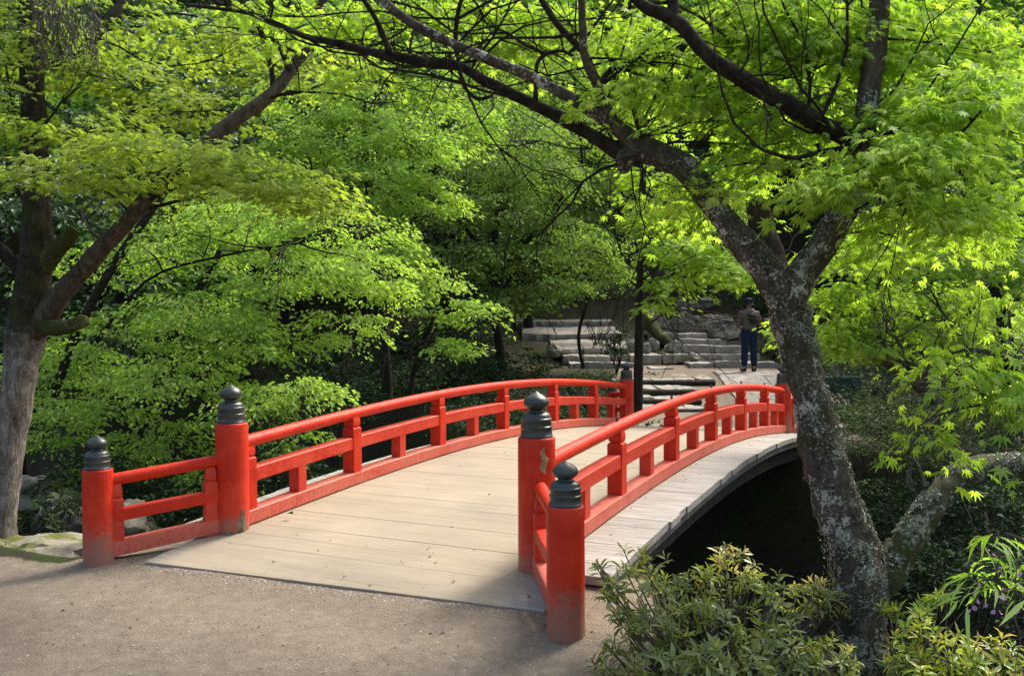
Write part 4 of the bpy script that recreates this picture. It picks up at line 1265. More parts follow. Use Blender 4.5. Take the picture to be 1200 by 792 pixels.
# --- slender dark tree by the far left post and its lime leaves
mid_tree('slender straight dark trunk beside the far left post of the bridge, lime leaves above',
    [[(747, 482, 15.6, 12), (748, 440, 15.6, 11), (749, 390, 15.6, 10), (750, 330, 15.6, 9), (752, 270, 15.6, 8), (754, 200, 15.6, 7), (756, 120, 15.6, 5)], [(750, 300, 15.6, 5), (790, 270, 15, 4), (830, 260, 14.6, 3)]],
    [(800, 290, 14.6, 50, .9, 20, 40, .5), (840, 310, 14.4, 50, .9, 16, 36, .5), (780, 250, 15, 50, .9, 22, 32), (860, 260, 14.8, 50, .9, 22, 30), (790, 330, 14.4, 36, .7, 10, 14, .6), (770, 190, 15.4, 50, 1, 26, 28), (850, 210, 15.4, 60, 1, 26, 28), (875, 325, 14.2, 44, .6, 8, 16, .6), (914, 378, 15.5, 9, .3, 14, 5, .8), (770, 355, 14.6, 14, .3, 12, 6, .7)],
    LEAF_LIME, 0.080, 24, 0.26, 66, template=T_MAPLE, name='maple_tree', layers=6, droop=0.5, nb=4, brr=0.008, tint=.4)
# --- right side
mid_tree('thin leaning dark trunk with light leaves behind the right maple',
    [[(1190, 470, 9.0, 16), (1180, 400, 9.0, 15), (1168, 340, 9.0, 15), (1150, 280, 9.0, 13), (1135, 230, 9.0, 12), (1125, 170, 9.0, 10), (1130, 110, 9.0, 9), (1140, 50, 9, 8), (1150, -10, 9, 7)], [(1148, 270, 9, 7), (1100, 250, 8.8, 5), (1060, 260, 8.6, 4)]],
    [(1150, 60, 9.3, 60, .9, 34, 34, .6), (1180, 150, 9.0, 50, .8, 28, 26, .6), (1100, 260, 8.8, 60, .8, 22, 30), (1170, 230, 8.8, 50, .8, 22, 24), (1050, 300, 8.6, 60, .8, 18, 26), (1120, 315, 8.6, 50, .7, 14, 18), (990, 300, 8.8, 40, .7, 22, 18, .6), (1190, 300, 8.5, 40, .7, 20, 18), (1110, 350, 9.6, 60, .7, 16, 24, .5), (1170, 380, 9.8, 40, .7, 20, 20, .5), (1060, 345, 10, 50, .7, 16, 18, .5), (1085, 20, 9.4, 60, .9, 30, 24)],
    LEAF_LIME, 0.066, 24, 0.25, 67, template=T_MAPLE, name='maple_tree', layers=6, droop=0.45, nb=5, brr=0.007, tint=.35)
mid_tree('low maple with drooping lime leaves right behind the lichen covered trunk',
    [[(1095, 470, 9.6, 13), (1060, 440, 9.5, 10), (1020, 410, 9.4, 8), (985, 380, 9.4, 6), (955, 360, 9.4, 5)], [(1060, 440, 9.5, 6), (1035, 400, 9.4, 5), (1036, 340, 9.4, 4), (1040, 290, 9.4, 3)], [(1080, 458, 9.55, 6), (1110, 400, 9.4, 5), (1150, 350, 9.3, 4)]],
    [(985, 345, 9.2, 46, .6, 14, 26, .5), (980, 390, 9.0, 44, .5, 14, 26, .6), (1030, 380, 9.1, 46, .6, 14, 20, .6), (1085, 390, 9.2, 50, .6, 14, 18, .5), (1010, 410, 8.9, 44, .5, 7, 14, .7), (1140, 390, 9.2, 50, .6, 20, 20)],
    LEAF_LIME, 0.062, 24, 0.22, 68, BARK_GREY, template=T_MAPLE, name='maple_tree', layers=6, droop=0.6, nb=5, brr=0.006, tint=.5)
# near sprays entering from the right edge
mid_tree('maple branch with bright drooping sprays reaching in from the right edge',
    [[(1330, 560, 3.9, 22), (1290, 480, 3.9, 18), (1240, 430, 3.9, 13), (1190, 420, 3.95, 8), (1140, 410, 4.0, 5), (1110, 415, 4.0, 3)], [(1290, 480, 3.9, 8), (1200, 470, 3.9, 5), (1120, 480, 3.9, 3), (1075, 500, 3.9, 2)]],
    [(1120, 425, 4.0, 40, .3, 16, 6, .7), (1165, 450, 3.9, 50, .3, 18, 9, .6), (1198, 400, 3.9, 26, .3, 22, 5, .7), (1095, 510, 3.9, 24, .15, 8, 3, .6), (1190, 480, 3.8, 40, .3, 14, 5, .5), (1185, 350, 4.1, 34, .3, 12, 4, .8)],
    LEAF_LIME, 0.056, 18, 0.17, 69, BARK_GREY, single=120, template=T_MAPLE, name='maple_tree', layers=4, droop=0.9, nb=4, brr=0.004, pitch=0.7)
mid_tree('bamboo shoot with long pale narrow leaves at the right edge above the purple flowers',
    [[(1260, 800, 3.6, 9), (1235, 700, 3.6, 7), (1205, 640, 3.6, 5), (1180, 625, 3.6, 3)], [(1240, 710, 3.6, 4), (1190, 680, 3.6, 3), (1150, 680, 3.6, 2)]],
    [(1175, 635, 3.6, 22, .15, 12, 4, .5), (1170, 685, 3.6, 32, .2, 12, 6, .5), (1190, 660, 3.6, 20, .15, 16, 4, .6)],
    LEAF_BAMBOO, 0.15, 8, 0.11, 70, BARK_GREY, single=60, template=T_BLADE, name='bamboo', layers=0, droop=0.5, nb=3, brr=0.003, pitch=0.2)
# bare grey branches
bare = thing('bare_shrub', U(1090, 470, 9.2), 'leafless grey branches tangled above the dark shrub right of the trunk', 'shrub')
rb = random.Random(21)
def grow(mb, p, d, ln, r, lev):
    q = [p]
    for i in range(4):
        d = (d + Vector((rb.gauss(0, .25), rb.gauss(0, .25), rb.gauss(0.03, .2)))).normalized()
        q.append(q[-1] + d*ln/4)
    mb.tube(q, [r*(1-0.13*i) for i in range(5)], 5 if lev < 2 else 3, False)
    if lev < 4:
        for _ in range(3 if lev < 3 else 2):
            k = rb.randrange(1, 5)
            grow(mb, q[k], (d + Vector((rb.gauss(0, .6), rb.gauss(0, .6), rb.gauss(0.1, .5)))).normalized(), ln*0.62, r*0.55, lev+1)
mb = MB()
for (x0, y0, x1, y1) in ((1100, 470, 1020, 400), (1095, 465, 985, 385), (1110, 465, 1060, 370), (1120, 460, 1130, 380), (1150, 400, 1090, 330), (1060, 440, 1035, 330)):
    a_, b_ = U(x0, y0, 8.9), U(x1, y1, 8.7)
    grow(mb, a_, (b_-a_).normalized(), (b_-a_).length*0.8, 0.020, 0)
mb.build('branch', BARK_GREY, bare)
hang = thing('dead_branch', U(1072, 500, 4.6), 'pale lichen crusted dead twig hanging beside the mossy limb at right', 'dead branch')
mb = MB()
for path in ([(1090, 500, 4.6), (1075, 498, 4.6), (1068, 512, 4.6), (1070, 535, 4.6), (1067, 560, 4.6), (1076, 588, 4.6)], [(1070, 535, 4.6), (1080, 555, 4.6), (1084, 570, 4.6)], [(1067, 548, 4.6), (1063, 566, 4.6), (1070, 575, 4.6)], [(1100, 492, 4.6), (1090, 500, 4.6)]):
    pp, rr_ = smooth_path([U(*q) for q in path], [0.010, 0.008, 0.007, 0.005, 0.004, 0.003][:len(path)], 4)
    mb.tube(pp, rr_, 6, True, 0.35, 3, 30)
mb.build('twig', BARK_GREY, hang)

# ------------------------------------------------------------------ shrubs
def shrub(px, py, d, rx, rz, ry, n, label, m=LEAF_DARK, leaf=0.07, per=22, spread=0.2, seed=1, template=T_OVAL, name='shrub', group=None, layers=0, tint=.5, cat='shrub', base=None, shell=.3):
    c = U(px, py, d)
    gz = TZ(c.x, c.y)
    t = thing(name, (c.x, c.y, min(gz, c.z)), label, cat, group)
    lv = Leaves(template, seed)
    rr_ = (PX(rx, d), ry, PX(rz, d))
    cen = lv.blob(c, rr_, n, per, leaf, spread, layers, 0.2, shell, tint, 0.3, 0.8, (0, 0, 0), -0.1)
    mb = MB(); rnd = random.Random(seed)
    twigs(mb, Vector((c.x, c.y, min(gz, c.z-PX(rz, d)*0.9))), cen, 0.012, rnd, min(12, n), 0.003)
    mb.build('stem', BARK_DARK, t)
    lv.build('foliage', m, t)
    return t
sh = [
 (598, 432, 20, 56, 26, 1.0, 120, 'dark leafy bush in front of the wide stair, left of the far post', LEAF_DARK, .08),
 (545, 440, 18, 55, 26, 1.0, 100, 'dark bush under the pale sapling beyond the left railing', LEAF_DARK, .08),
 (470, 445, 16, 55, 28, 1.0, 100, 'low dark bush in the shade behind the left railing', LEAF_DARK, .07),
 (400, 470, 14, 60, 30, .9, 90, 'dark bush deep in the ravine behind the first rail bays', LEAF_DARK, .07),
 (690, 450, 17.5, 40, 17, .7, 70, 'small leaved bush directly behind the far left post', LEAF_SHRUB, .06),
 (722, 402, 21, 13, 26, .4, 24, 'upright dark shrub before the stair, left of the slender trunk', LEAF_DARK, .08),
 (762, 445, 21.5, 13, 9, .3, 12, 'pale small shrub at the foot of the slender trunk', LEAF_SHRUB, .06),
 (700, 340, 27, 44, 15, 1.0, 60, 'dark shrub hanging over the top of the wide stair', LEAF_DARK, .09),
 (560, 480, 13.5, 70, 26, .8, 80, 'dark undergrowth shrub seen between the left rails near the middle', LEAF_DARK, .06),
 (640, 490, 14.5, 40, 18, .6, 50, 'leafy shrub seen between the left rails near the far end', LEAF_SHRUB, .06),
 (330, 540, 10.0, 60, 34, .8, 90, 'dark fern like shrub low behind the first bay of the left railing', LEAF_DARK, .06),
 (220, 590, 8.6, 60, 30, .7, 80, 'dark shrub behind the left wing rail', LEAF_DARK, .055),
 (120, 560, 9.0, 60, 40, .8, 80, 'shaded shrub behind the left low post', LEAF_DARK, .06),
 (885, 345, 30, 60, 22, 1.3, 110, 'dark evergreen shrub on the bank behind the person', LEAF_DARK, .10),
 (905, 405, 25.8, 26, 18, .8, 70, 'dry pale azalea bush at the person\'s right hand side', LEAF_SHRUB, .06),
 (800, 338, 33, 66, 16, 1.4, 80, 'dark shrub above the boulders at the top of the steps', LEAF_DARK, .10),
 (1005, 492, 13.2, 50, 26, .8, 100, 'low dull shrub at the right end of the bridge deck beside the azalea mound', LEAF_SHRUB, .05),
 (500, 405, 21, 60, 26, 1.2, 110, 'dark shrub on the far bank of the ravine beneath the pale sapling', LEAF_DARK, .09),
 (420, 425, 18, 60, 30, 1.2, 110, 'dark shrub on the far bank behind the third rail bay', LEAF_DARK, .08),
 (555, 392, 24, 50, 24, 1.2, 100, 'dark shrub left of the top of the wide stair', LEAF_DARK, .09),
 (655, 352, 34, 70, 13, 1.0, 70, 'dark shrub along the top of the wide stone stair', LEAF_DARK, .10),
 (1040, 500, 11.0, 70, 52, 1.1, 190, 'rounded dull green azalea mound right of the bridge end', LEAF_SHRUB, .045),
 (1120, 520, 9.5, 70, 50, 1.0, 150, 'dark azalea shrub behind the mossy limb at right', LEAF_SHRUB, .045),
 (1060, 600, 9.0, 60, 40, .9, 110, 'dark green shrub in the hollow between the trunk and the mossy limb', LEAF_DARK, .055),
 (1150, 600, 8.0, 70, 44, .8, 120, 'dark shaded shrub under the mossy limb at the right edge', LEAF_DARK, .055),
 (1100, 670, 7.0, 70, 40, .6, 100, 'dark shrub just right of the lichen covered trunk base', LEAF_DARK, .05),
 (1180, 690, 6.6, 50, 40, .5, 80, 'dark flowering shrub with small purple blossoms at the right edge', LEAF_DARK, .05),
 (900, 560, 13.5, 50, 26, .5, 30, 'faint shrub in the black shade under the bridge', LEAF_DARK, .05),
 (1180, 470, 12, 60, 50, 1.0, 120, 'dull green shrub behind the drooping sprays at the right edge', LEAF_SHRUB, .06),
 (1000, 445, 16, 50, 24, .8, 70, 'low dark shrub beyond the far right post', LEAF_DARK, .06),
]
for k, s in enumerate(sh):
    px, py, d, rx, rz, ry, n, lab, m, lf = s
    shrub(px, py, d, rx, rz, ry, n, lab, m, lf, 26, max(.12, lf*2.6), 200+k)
# purple flowers on the flowering shrub
fl = bpy.data.objects['shrub'] if False else [o for o in bpy.data.objects if o.get('label', '').startswith('dark flowering')][0]
rf = random.Random(4)
pm = np_mesh('blossom', np.concatenate([[(0, 0, 0)]] + [np.array([(0.012*math.cos(q+w), 0.012*math.sin(q+w), 0.004+0.006*(w == 0)) for w in (-.45, 0, .45)])*(1.6, 1.6, 1) for q in np.arange(0, 2*PI, 2*PI/5)]), np.array([(0, 1+3*i, 2+3*i) for i in range(5)] + [(0, 2+3*i, 3+3*i) for i in range(5)]), PETAL, np.full(16, .5))
for (px, py) in [(1160, 648), (1153, 690), (1163, 697), (1168, 676), (1172, 700), (1182, 690), (1147, 702), (1176, 668), (1190, 712), (1155, 712), (1188, 650), (1140, 716), (1168, 718), (1136, 695), (1195, 676)]:
    for _ in range(1 if px % 2 else 2):
        o = bpy.data.objects.new('blossom', pm)
        COL.objects.link(o); o.parent = fl
        o.location = U(px+rf.uniform(-6, 6), py+rf.uniform(-5, 5), 5.9+rf.uniform(-.15, .15)) - fl.location
        o.rotation_euler = (R(60)+rf.uniform(-.6, .6), rf.uniform(-.5, .5), rf.uniform(0, 6))
        o.scale = (0.85,)*3

# foreground bushes with whorled glossy leaves
def whorl_bush(base, blobs, label, m, seed, leaf=0.085, single=280, nm='leafy_bush'):
    t = thing(nm, base, label, 'bush')
    lv = Leaves(T_LANCE, seed)
    g = np.random.default_rng(seed)
    rnd = random.Random(seed)
    stems = MB()
    allc = []
    for (px, py, d, rx, ry, rz, n, ti) in blobs:
        n = int(n*0.86); rx *= 1.1; rz *= 1.15
        c = U(px, py, d)
        rr_ = np.array([PX(rx, d), ry, PX(rz, d)])
        dirs = unit(g.normal(size=(n, 3)))
        q = dirs*g.uniform(0.25, 1, (n, 1))**0.5
        cen = np.array(c) + q*rr_
        out = unit(q*np.array([1, 1, 0.6]) + np.array([0, 0, 0.75]) + g.normal(0, .25, (n, 3)))
        k = 9
        for i in range(n):
            allc.append(cen[i])
            ax = Vector(out[i]); a_ = ax.orthogonal().normalized(); b_ = ax.cross(a_)
            ph = g.uniform(0, 6.28)
            X, Nn, P = [], [], []
            for j in range(k):
                th = ph + j*2.4
                rise = g.uniform(0.05, 0.85) if j > 2 else g.uniform(0.8, 1.8)
                dv = a_*math.cos(th) + b_*math.sin(th)
                X.append(dv + ax*rise); Nn.append(ax - dv*rise*0.7 + Vector(g.normal(0, .18, 3)))
                P.append(Vector(cen[i]) - ax*(0.045*(j/k)) + dv*0.004)
            tb = np.clip(ti + g.normal(0, .16), 0, 1)
            S = leaf*g.uniform(0.55, 1.15, k)*np.where(np.arange(k) < 3, 0.7, 1)
            lv.add(np.array(P), unit(np.array(X)), np.array(Nn), S, np.clip(tb + g.normal(0, .10, k) + np.where(np.arange(k) < 3, .12, 0), 0, 1))
            if rnd.random() < 0.8:
                e = Vector(cen[i]); s0 = Vector(base).lerp(e, 0.35) + Vector((g.normal(0, .05), g.normal(0, .05), 0))
                mid = s0.lerp(e, 0.6) + Vector((g.normal(0, .02), g.normal(0, .02), -.02))
                stems.tube([s0, mid, e - ax*0.05, e], [0.005, 0.004, 0.003, 0.002], 4, False)
    for k in range(7):
        e = Vector(allc[rnd.randrange(len(allc))])
        b0 = Vector(base)
        q = [b0, b0.lerp(e, .35) + Vector((0, 0, -.05)), b0.lerp(e, .7), e]
        pp, rr2 = smooth_path(q, [.012, .010, .007, .004], 4)
        stems.tube(pp, rr2, 6, False, 0.1, k, 20)
    stems.build('stem', BARK_GREY, t, kind='stuff')
    lv.build('foliage', m, t, single, 'leaf', kind='stuff')
    return t
whorl_bush(U(840, 860, 4.4), [(745, 700, 4.2, 48, .25, 34, 30, .35), (800, 690, 4.5, 55, .3, 36, 46, .3), (850, 670, 4.8, 36, .25, 28, 22, .62), (860, 660, 4.7, 24, .15, 18, 8, .8), (900, 700, 4.6, 50, .3, 30, 32, .35), (955, 700, 4.7, 34, .25, 30, 24, .62), (965, 668, 4.8, 22, .15, 18, 7, .72),
    (760, 755, 3.9, 60, .3, 34, 40, .22), (830, 750, 4.0, 60, .3, 36, 44, .25), (900, 760, 4.1, 60, .3, 34, 42, .3), (960, 770, 4.2, 40, .3, 30, 24, .45), (715, 680, 4.3, 26, .2, 24, 9, .25), (800, 800, 3.8, 120, .3, 30, 50, .25), (750, 650, 4.4, 26, .1, 12, 4, .5)],
    'large glossy leaved bush with reddish new tips beside the right end of the bridge', LEAF_BUSH, 301, 0.068)
whorl_bush(U(1120, 870, 4.2), [(1075, 760, 4.2, 36, .25, 30, 22, .5), (1120, 765, 4.1, 46, .3, 28, 30, .6), (1175, 775, 4.1, 46, .3, 26, 26, .55), (1060, 715, 4.4, 26, .2, 22, 9, .35), (1110, 720, 4.5, 34, .2, 18, 9, .45), (1130, 810, 3.9, 90, .3, 26, 30, .5), (1050, 790, 4.4, 30, .2, 24, 10, .4)],
    'yellowish leaved bush at the bottom right corner below the purple flowers', LEAF_BUSHY, 302, 0.072, 220)
whorl_bush(U(60, 640, 7.6), [(75, 590, 7.6, 36, .3, 22, 16, .2), (50, 615, 7.4, 26, .2, 16, 10, .2), (100, 575, 7.9, 24, .3, 18, 8, .2)],
    'small broad leaved plant behind the flat mossy rock at left', LEAF_SHRUB, 303, 0.12, 0, 'leafy_plant')

# mossy root beside the steps
rt = thing('tree_root', U(775, 395, 25.6), 'thick mossy root sloping down beside the stone steps', 'root')
mb, _ = limb([(752, 370, 26.2, 20), (762, 380, 26, 16), (772, 392, 25.7, 14), (784, 402, 25.4, 11), (792, 410, 25.2, 6)], 6, 14, 0.2, None, 77, 3)
mb.build('root_wood', MOSSWOOD, rt, smooth=True)

# ------------------------------------------------------------------ far wooded slope
rw = random.Random(77)
kinds = []
def far_variant(k, m, leaf, seed, conifer=False):
    lv = Leaves(T_OVAL, seed)
    g = random.Random(seed)
    if conifer:
        for i in range(9):
            z = 3 + i*1.05; r_ = 2.3*(1-i/10.5)
            lv.blob((0, 0, z), (r_, r_, .45), 46, 26, leaf, .5, 2, .7, .4, .5, .3, .6, (0, 0, 0), .5)
    else:
        for i in range(9):
            an = g.uniform(0, 6.28); rr_ = g.uniform(.4, 2.3)
            lv.blob((rr_*math.cos(an), rr_*math.sin(an), g.uniform(3.2, 8.2)), (g.uniform(1.2, 1.9), g.uniform(1.2, 1.9), g.uniform(.7, 1.2)), 44, 26, leaf, .5, 5, .4, .45, .5, .3, .6, (0, 0, 0), .3)
    me = lv.mesh('crown', m, (0, 0, 0))
    tb = MB()
    pp, rr_ = smooth_path([(0, 0, -1), (g.uniform(-.2, .2), g.uniform(-.2, .2), 2), (g.uniform(-.5, .5), g.uniform(-.5, .5), 5), (g.uniform(-.5, .5), 0, 9)], [.22, .18, .13, .05], 4)
    tb.tube(pp, rr_, 8, True, .08, seed, 2)
    for i in range(5):
        z = g.uniform(2.5, 6); an = g.uniform(0, 6.28)
        tb.tube([(0, 0, z), (math.cos(an)*1.0, math.sin(an)*1.0, z+.7), (math.cos(an)*2, math.sin(an)*2, z+1.2)], [.07, .05, .02], 5, False)
    tm = bpy.data.meshes.new('trunk'); tm.from_pydata(tb.v, [], tb.f); tm.materials.append(BARK_DARK)
    return me, tm
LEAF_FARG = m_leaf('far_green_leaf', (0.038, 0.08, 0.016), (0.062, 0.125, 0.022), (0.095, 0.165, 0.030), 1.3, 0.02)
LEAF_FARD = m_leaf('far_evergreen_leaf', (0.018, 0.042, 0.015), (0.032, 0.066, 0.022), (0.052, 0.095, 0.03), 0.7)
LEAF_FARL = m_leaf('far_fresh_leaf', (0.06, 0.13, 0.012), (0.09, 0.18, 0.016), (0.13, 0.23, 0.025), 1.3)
VAR = [far_variant(0, LEAF_FARD, .17, 501), far_variant(1, LEAF_FARG, .17, 502), far_variant(2, LEAF_FARD, .13, 503, True), far_variant(3, LEAF_FARL, .17, 504), far_variant(4, LEAF_FARD, .17, 505)]
LAB = ['dark evergreen tree on the wooded slope far behind the bridge', 'mid green broadleaf tree on the wooded slope far behind the bridge', 'dark conifer with drooping tiers on the slope far behind the bridge', 'fresh light green tree on the wooded slope far behind the bridge', 'dark evergreen tree on the wooded slope far behind the bridge']
GRP = ['dark evergreen trees on the far slope', 'green broadleaf trees on the far slope', 'dark conifers on the far slope', 'fresh green trees on the far slope', 'dark evergreen trees on the far slope']
def shades_steps(x, y):
    dx, dy = x-4.5, y-24
    al = (dx*SUN_DIR.x + dy*SUN_DIR.y)/math.hypot(SUN_DIR.x, SUN_DIR.y)
    la = abs(dx*SUN_DIR.y - dy*SUN_DIR.x)/math.hypot(SUN_DIR.x, SUN_DIR.y)
    return -3 < al < 13 and la < 7.5
y = 26.0
while y < 74:
    st = 2.9 + (y-26)*0.06
    x = -0.62*y - rw.uniform(0, 2)
    while x < 0.62*y:
        jx, jy = x + rw.uniform(-.9, .9), y + rw.uniform(-1.1, 1.1)
        if not shades_steps(jx, jy) and not (-0.5 < jx < 10.5 and jy < 33) and not (jy < 29 and abs(jx - 5) < 7.5):
            k = rw.choices(range(5), [2.0, 4, 1.3, 4, 1.5])[0]
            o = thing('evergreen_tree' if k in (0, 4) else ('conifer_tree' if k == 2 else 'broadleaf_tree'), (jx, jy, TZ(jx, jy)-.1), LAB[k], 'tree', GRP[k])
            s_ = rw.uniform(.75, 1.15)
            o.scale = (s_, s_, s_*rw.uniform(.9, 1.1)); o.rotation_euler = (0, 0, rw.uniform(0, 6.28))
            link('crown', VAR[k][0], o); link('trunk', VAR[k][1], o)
        x += st*rw.uniform(.8, 1.2)
    y += st*0.95
# darker trees standing nearer, in the gap behind the left railing and at both sides
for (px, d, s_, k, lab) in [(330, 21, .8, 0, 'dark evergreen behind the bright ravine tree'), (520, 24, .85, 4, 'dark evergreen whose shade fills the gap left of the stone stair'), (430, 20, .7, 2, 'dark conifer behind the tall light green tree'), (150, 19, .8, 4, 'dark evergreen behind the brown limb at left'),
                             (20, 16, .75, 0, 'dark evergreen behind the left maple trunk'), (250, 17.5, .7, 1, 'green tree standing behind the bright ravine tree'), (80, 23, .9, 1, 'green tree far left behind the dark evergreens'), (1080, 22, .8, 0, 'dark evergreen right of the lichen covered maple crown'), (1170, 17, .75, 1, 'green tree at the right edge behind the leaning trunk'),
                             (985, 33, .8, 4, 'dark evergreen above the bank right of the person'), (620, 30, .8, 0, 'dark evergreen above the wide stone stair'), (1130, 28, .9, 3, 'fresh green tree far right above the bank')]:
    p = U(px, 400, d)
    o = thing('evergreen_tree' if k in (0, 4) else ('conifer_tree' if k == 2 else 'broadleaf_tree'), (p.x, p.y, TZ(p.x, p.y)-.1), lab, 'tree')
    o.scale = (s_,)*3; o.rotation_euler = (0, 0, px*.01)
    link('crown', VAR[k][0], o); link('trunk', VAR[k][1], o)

# ------------------------------------------------------------------ ground cover on the banks
def cover(name, label, n, sampler, m, leaf, seed, template=T_OVAL, up=0.3):
    g = np.random.default_rng(seed)
    lv = Leaves(template, seed)
    X_, Y_ = sampler(g, n)
    Z_, Mk = terrain(X_, Y_)
    keep = (Mk < 0.25) & ~((X_ > -0.3) & (X_ < 8.2) & (Y_ > 20) & (Y_ < 34.5))
    X_, Y_, Z_ = X_[keep], Y_[keep], Z_[keep]
    n = len(X_)
    P = np.stack([X_, Y_, Z_ + g.uniform(0, .22, n)*g.uniform(0.2, 1, n)], -1)
    X = g.normal(size=(n, 3)); X[:, 2] = g.uniform(-.2, .6, n)
    lv.add(P, X, np.array([0, 0, 1.0]) + g.normal(0, .5, (n, 3)), leaf*g.uniform(.5, 1.4, n), np.clip(g.normal(.45, .25, n), 0, 1))
    me = lv.mesh(name, m, (0, 0, 0))
    return link(name, me, None, kind='stuff', label=label, category='plants')
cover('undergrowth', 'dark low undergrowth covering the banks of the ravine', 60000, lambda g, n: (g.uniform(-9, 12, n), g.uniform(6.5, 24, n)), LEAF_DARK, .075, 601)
cover('fern_cover', 'dull green low plants on the slope behind the stone steps', 50000, lambda g, n: (g.uniform(-16, 20, n), g.uniform(22, 42, n)), LEAF_SHRUB, .13, 602)

# loose gravel in front of the bridge
g = np.random.default_rng(701)
n = 14000
X_ = g.uniform(-4.2, 1.6, n); Y_ = 3.4 + (g.uniform(0, 1, n)**1.3)*3.6
Z_, Mk = terrain(X_, Y_)
rel = np.stack([X_-TL.x, Y_-TL.y], -1)
aa = rel @ np.array([AX.x, AX.y]); vv = rel @ np.array([CR.x, CR.y])
e1_ = g.uniform(-.2, BW+.3, 2600); e2_ = -.66+.065*e1_ - np.abs(g.normal(0, .05, 2600))
ex = np.array([B(a_, v_) for a_, v_ in zip(e2_, e1_)])
X_[:2600] = ex[:, 0]; Y_[:2600] = ex[:, 1]; Z_[:2600] = terrain(ex[:, 0], ex[:, 1])[0]; Mk[:2600] = 1; aa[:2600] = e2_; vv[:2600] = e1_
ok = (Mk > .5) & ~((aa > -.655+0.06*vv) & (vv > -.2) & (vv < BW+.3))
X_, Y_, Z_ = X_[ok], Y_[ok], Z_[ok]; n = len(X_)
base = np.array([(1, 0, 0), (0, 1, 0), (-1, 0, 0), (0, -1, 0), (0, 0, .7), (0, 0, -.5)], float)
fc = np.array([(0, 1, 4), (1, 2, 4), (2, 3, 4), (3, 0, 4)])
S = 0.0034*np.clip(g.lognormal(0, .5, n), .3, 2.6)
ang = g.uniform(0, 6.28, n)
bb = base[None]*g.uniform(.7, 1.3, (n, 6, 1))
xr = bb[..., 0]*np.cos(ang)[:, None] - bb[..., 1]*np.sin(ang)[:, None]; yr = bb[..., 0]*np.sin(ang)[:, None] + bb[..., 1]*np.cos(ang)[:, None]
Vv = np.stack([xr, yr*.8, bb[..., 2]], -1)*S[:, None, None] + np.stack([X_, Y_, Z_+.001], -1)[:, None, :]
GRAV = mat('loose_gravel'); mm, nt, out = GRAV
at = N(nt, 'ShaderNodeAttribute', attribute_name='tint')
finish(nt, out, ramp(nt, at.outputs['Fac'], [(0, (.10, .08, .06)), (.5, (.24, .20, .155)), (1, (.40, .36, .30))]), .9)
me = np_mesh('gravel', Vv.reshape(-1, 3), (fc[None] + (np.arange(n)*6)[:, None, None]).reshape(-1, 3), mm, np.repeat(g.uniform(0, 1, n), 6))
link('gravel', me, None, kind='stuff', label='loose pale gravel strewn over the trodden ground before the bridge', category='gravel')
# fallen leaves
lv = Leaves(T_OVAL, 702)
n = 450
X_ = g.uniform(-4, 1.2, n); Y_ = g.uniform(3.6, 7, n); Z_, Mk = terrain(X_, Y_)
rel = np.stack([X_-TL.x, Y_-TL.y], -1); aa = rel @ np.array([AX.x, AX.y]); vv = rel @ np.array([CR.x, CR.y])
Z_ = np.where((aa > -.6) & (vv > -.1) & (vv < BW+.2), np.array([deck_z(q) for q in aa])+.002, Z_)
A2 = g.uniform(0.2, 8.4, 120); V2 = np.where(g.uniform(0, 1, 120) < .55, g.uniform(.07, .30, 120)+BW, g.uniform(.1, BW-.1, 120))
p2 = np.array([B(a_, v_, deck_z(a_)+.004) for a_, v_ in zip(A2, V2)])
P = np.concatenate([np.stack([X_, Y_, Z_+.003], -1)[Mk > .5], p2]); n = len(P)
X = g.normal(size=(n, 3)); X[:, 2] = .05
lv.add(P, X, np.array([0, 0, 1.0]) + g.normal(0, .2, (n, 3)), g.uniform(.008, .028, n), g.uniform(0, 1, n))
LITTER = m_leaf('leaf_litter', (0.06, 0.035, 0.015), (0.13, 0.085, 0.04), (0.24, 0.20, 0.06), .3, .03)
link('fallen_leaves', lv.mesh('fallen_leaves', LITTER, (0, 0, 0)), None, kind='stuff', label='small dry leaves scattered on the planks and gravel', category='leaves')

# ------------------------------------------------------------------ the person
def skin(name, joints, edges, radii, m, parent, sub=2, root=0):
    me = bpy.data.meshes.new(name)
    me.from_pydata([Vector(j) for j in joints], edges, [])
    o = link(name, me, parent)
    me.materials.append(m)
    md = o.modifiers.new('skin', 'SKIN'); md.use_smooth_shade = True
    for i, r_ in enumerate(radii):
        sv = me.skin_vertices[0].data[i]
        sv.radius = (r_, r_) if not hasattr(r_, '__len__') else r_
        sv.use_root = (i == root)
    s2 = o.modifiers.new('sub', 'SUBSURF'); s2.levels = sub; s2.render_levels = sub
    return o
def cmat(name, c, rough=.85):
    m, nt, out = mat(name)
    w = coords(nt, obj=False)
    n1 = noise_n(nt, w, 25, 4, .6)
    finish(nt, out, mixc(nt, n1, tuple(q*.7 for q in c), tuple(q*1.25 for q in c)), rough, n1, .3, .01, .2)
    return m
pf = U(878, 437.5, 21.9)
pf.z = TZ(pf.x, pf.y) + 0.045
person = thing('person', pf, 'person in brown top, navy trousers and dark cap with their back turned below the steps', 'person')
NAVY = cmat('navy_cloth', (.014, .022, .055)); BROWN = cmat('brown_cloth', (.13, .105, .085)); SKINM = cmat('skin', (.42, .24, .16), .6); BLK = cmat('black_leather', (.012, .011, .011), .5); DK = cmat('dark_cap_cloth', (.02, .024, .02)); GR = cmat('grey_scarf_cloth', (.16, .17, .14)); 
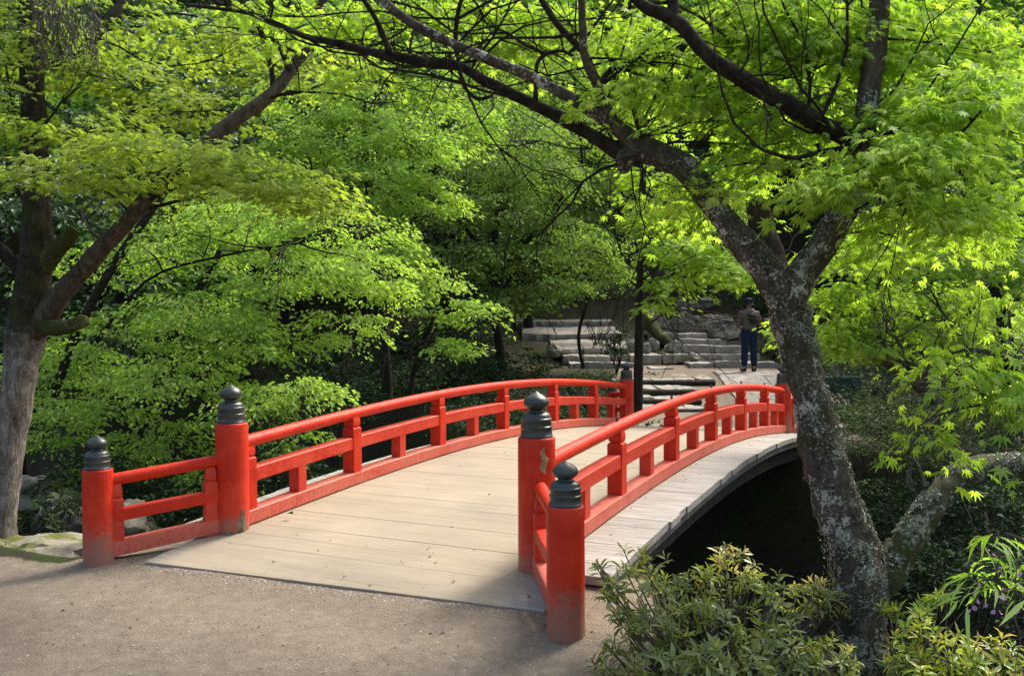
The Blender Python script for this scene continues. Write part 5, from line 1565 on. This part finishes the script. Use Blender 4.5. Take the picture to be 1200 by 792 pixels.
# body: x right, y away from the camera (person faces away), z up
J = [(0, 0, .92), (0, .01, 1.08), (0, .02, 1.26), (0, .03, 1.40), (0, .05, 1.47), (0, .07, 1.54), (0, .08, 1.62),
     (.09, 0, .88), (.10, .01, .48), (.11, -.01, .09), (.12, .12, .04),
     (-.09, 0, .88), (-.10, .02, .48), (-.12, -.02, .09), (-.22, .02, .04),
     (.19, .03, 1.36), (.25, .02, 1.12), (.30, .24, 1.15), (.33, .32, 1.17),
     (-.19, .03, 1.36), (-.27, -.02, 1.10), (-.20, .16, 1.02), (-.15, .24, 1.04)]
E_ = [(0, 1), (1, 2), (2, 3), (3, 4), (4, 5), (5, 6), (0, 7), (7, 8), (8, 9), (9, 10), (0, 11), (11, 12), (12, 13), (13, 14), (3, 15), (15, 16), (16, 17), (17, 18), (3, 19), (19, 20), (20, 21), (21, 22)]
Rr = [(.15, .11), (.14, .10), (.16, .11), (.14, .09), .055, .075, .085, .085, .062, .045, .035, .085, .062, .045, .035, .055, .045, .035, (.040, .018), .055, .045, .035, (.040, .018)]
def hand(base, dirv, J, E_, Rr, root):
    d_ = Vector(dirv).normalized(); up_ = Vector((0, 0, 1)); s_ = d_.cross(up_).normalized()
    for k, (o_, ln) in enumerate(((-.03, .065), (-.010, .08), (.010, .075), (.03, .06))):
        i0 = len(J)
        p0 = Vector(base) + up_*o_ + d_*.03; p1 = p0 + d_*ln*.5; p2 = p1 + d_*ln*.3 - s_*.02
        J += [tuple(p0), tuple(p1), tuple(p2)]; E_ += [(root, i0), (i0, i0+1), (i0+1, i0+2)]; Rr += [.010, .009, .008]
    i0 = len(J); p0 = Vector(base) + s_*.02; p1 = p0 + s_*.025 + d_*.03
    J += [tuple(p0), tuple(p1)]; E_ += [(root, i0), (i0, i0+1)]; Rr += [.011, .009]
hand(J[18], (.3, 1, .1), J, E_, Rr, 18); hand(J[22], (.4, 1, .1), J, E_, Rr, 22)
skin('body', J, E_, Rr, SKINM, person)
skin('trousers', [(0, 0, .96), (0, 0.01, 1.08), (.095, 0, .85), (.105, .01, .48), (.112, -.01, .10), (-.095, 0, .85), (-.105, .02, .48), (-.122, -.02, .10)], [(0, 1), (0, 2), (2, 3), (3, 4), (0, 5), (5, 6), (6, 7)], [(.175, .13), (.17, .125), .115, .09, .078, .115, .09, .078], NAVY, person)
skin('jacket', [(0, .01, 1.15), (0, 0, .99), (0, .02, 1.28), (0, .03, 1.41), (.18, .03, 1.37), (.255, .01, 1.12), (.29, .17, 1.14), (-.18, .03, 1.37), (-.275, -.02, 1.10), (-.22, .11, 1.04)], [(0, 1), (0, 2), (2, 3), (3, 4), (4, 5), (5, 6), (3, 7), (7, 8), (8, 9)], [(.185, .135), (.185, .135), (.195, .135), (.16, .11), .085, .070, .058, .085, .070, .058], BROWN, person)
skin('hair', [(0, .065, 1.60), (0, .07, 1.655), (0, .04, 1.56)], [(0, 1), (0, 2)], [.092, .080, .06], DK, person, 2)
mb = MB(); mb.lathe((0, 0, 0), [(.100, 1.615), (.106, 1.63), (.104, 1.67), (.085, 1.71), (.045, 1.732), (.004, 1.737)], 18)
for v in mb.v: v.y += .075
mb.v = [v + pf for v in mb.v]; cap_ = mb.build('cap', DK, person, smooth=True)
mb = MB(); mb.lathe((0, .185, 0), [(.085, 1.618), (.088, 1.622), (.080, 1.630), (.01, 1.634)], 14); mb.v = [v + pf for v in mb.v]; mb.build('brim', DK, cap_, smooth=True)
skin('scarf', [(-.11, .03, 1.44), (0, -.055, 1.43), (.11, .03, 1.45), (-.07, -.10, 1.36), (.05, -.11, 1.33)], [(0, 1), (1, 2), (1, 3), (1, 4)], [.05, .06, .05, .045, .04], GR, person, 2, 1)
skin('backpack', [(.02, -.15, 1.22), (.02, -.16, 1.36), (.08, -.15, 1.12)], [(0, 1), (0, 2)], [(.12, .08), (.10, .06), (.09, .06)], DK, person, 2)
for sx, px_ in ((-1, -.12), (1, .115)):
    j = [(px_, -.05, .05), (px_, .05, .045), (px_+(-.10 if sx < 0 else .0), .12 if sx > 0 else .04, .035), (px_, -.02, .12)]
    skin('shoe', j, [(0, 1), (1, 2), (0, 3)], [.055, .055, .042, .06], BLK, person, 2)
cam_ob = thing('hand_camera', pf + Vector((.36, .34, 1.20)), 'small dark camera with lens held up by the person', 'camera')
mb = MB(); mb.box(pf + Vector((.36, .34, 1.20)), (.09, 0, 0), (0, .035, 0), (0, 0, .06)); mb.build('camera_body', BLK, cam_ob, bevel=.012)
mb = MB(); mb.tube([pf + Vector((.40, .34, 1.20)), pf + Vector((.52, .36, 1.20)), pf + Vector((.56, .37, 1.20))], [.04, .045, .05], 14); mb.build('lens', BLK, cam_ob, smooth=True)

# teal storage box by the landing, right of the trunk
TEAL = cmat('teal_plastic', (.02, .07, .065), .5)
bx = thing('storage_box', U(975, 458, 17.5), 'low dark teal storage box glimpsed behind the lichen covered trunk', 'box')
c = U(978, 452, 17.5)
mb = MB(); mb.box(c, (.42, 0, 0), (0, .25, 0), (0, 0, .13)); mb.build('box_body', TEAL, bx, bevel=.02)
mb = MB(); mb.box(c + Vector((0, 0, .16)), (.45, 0, 0), (0, .28, 0), (0, 0, .026)); mb.build('lid', TEAL, bx, bevel=.012)
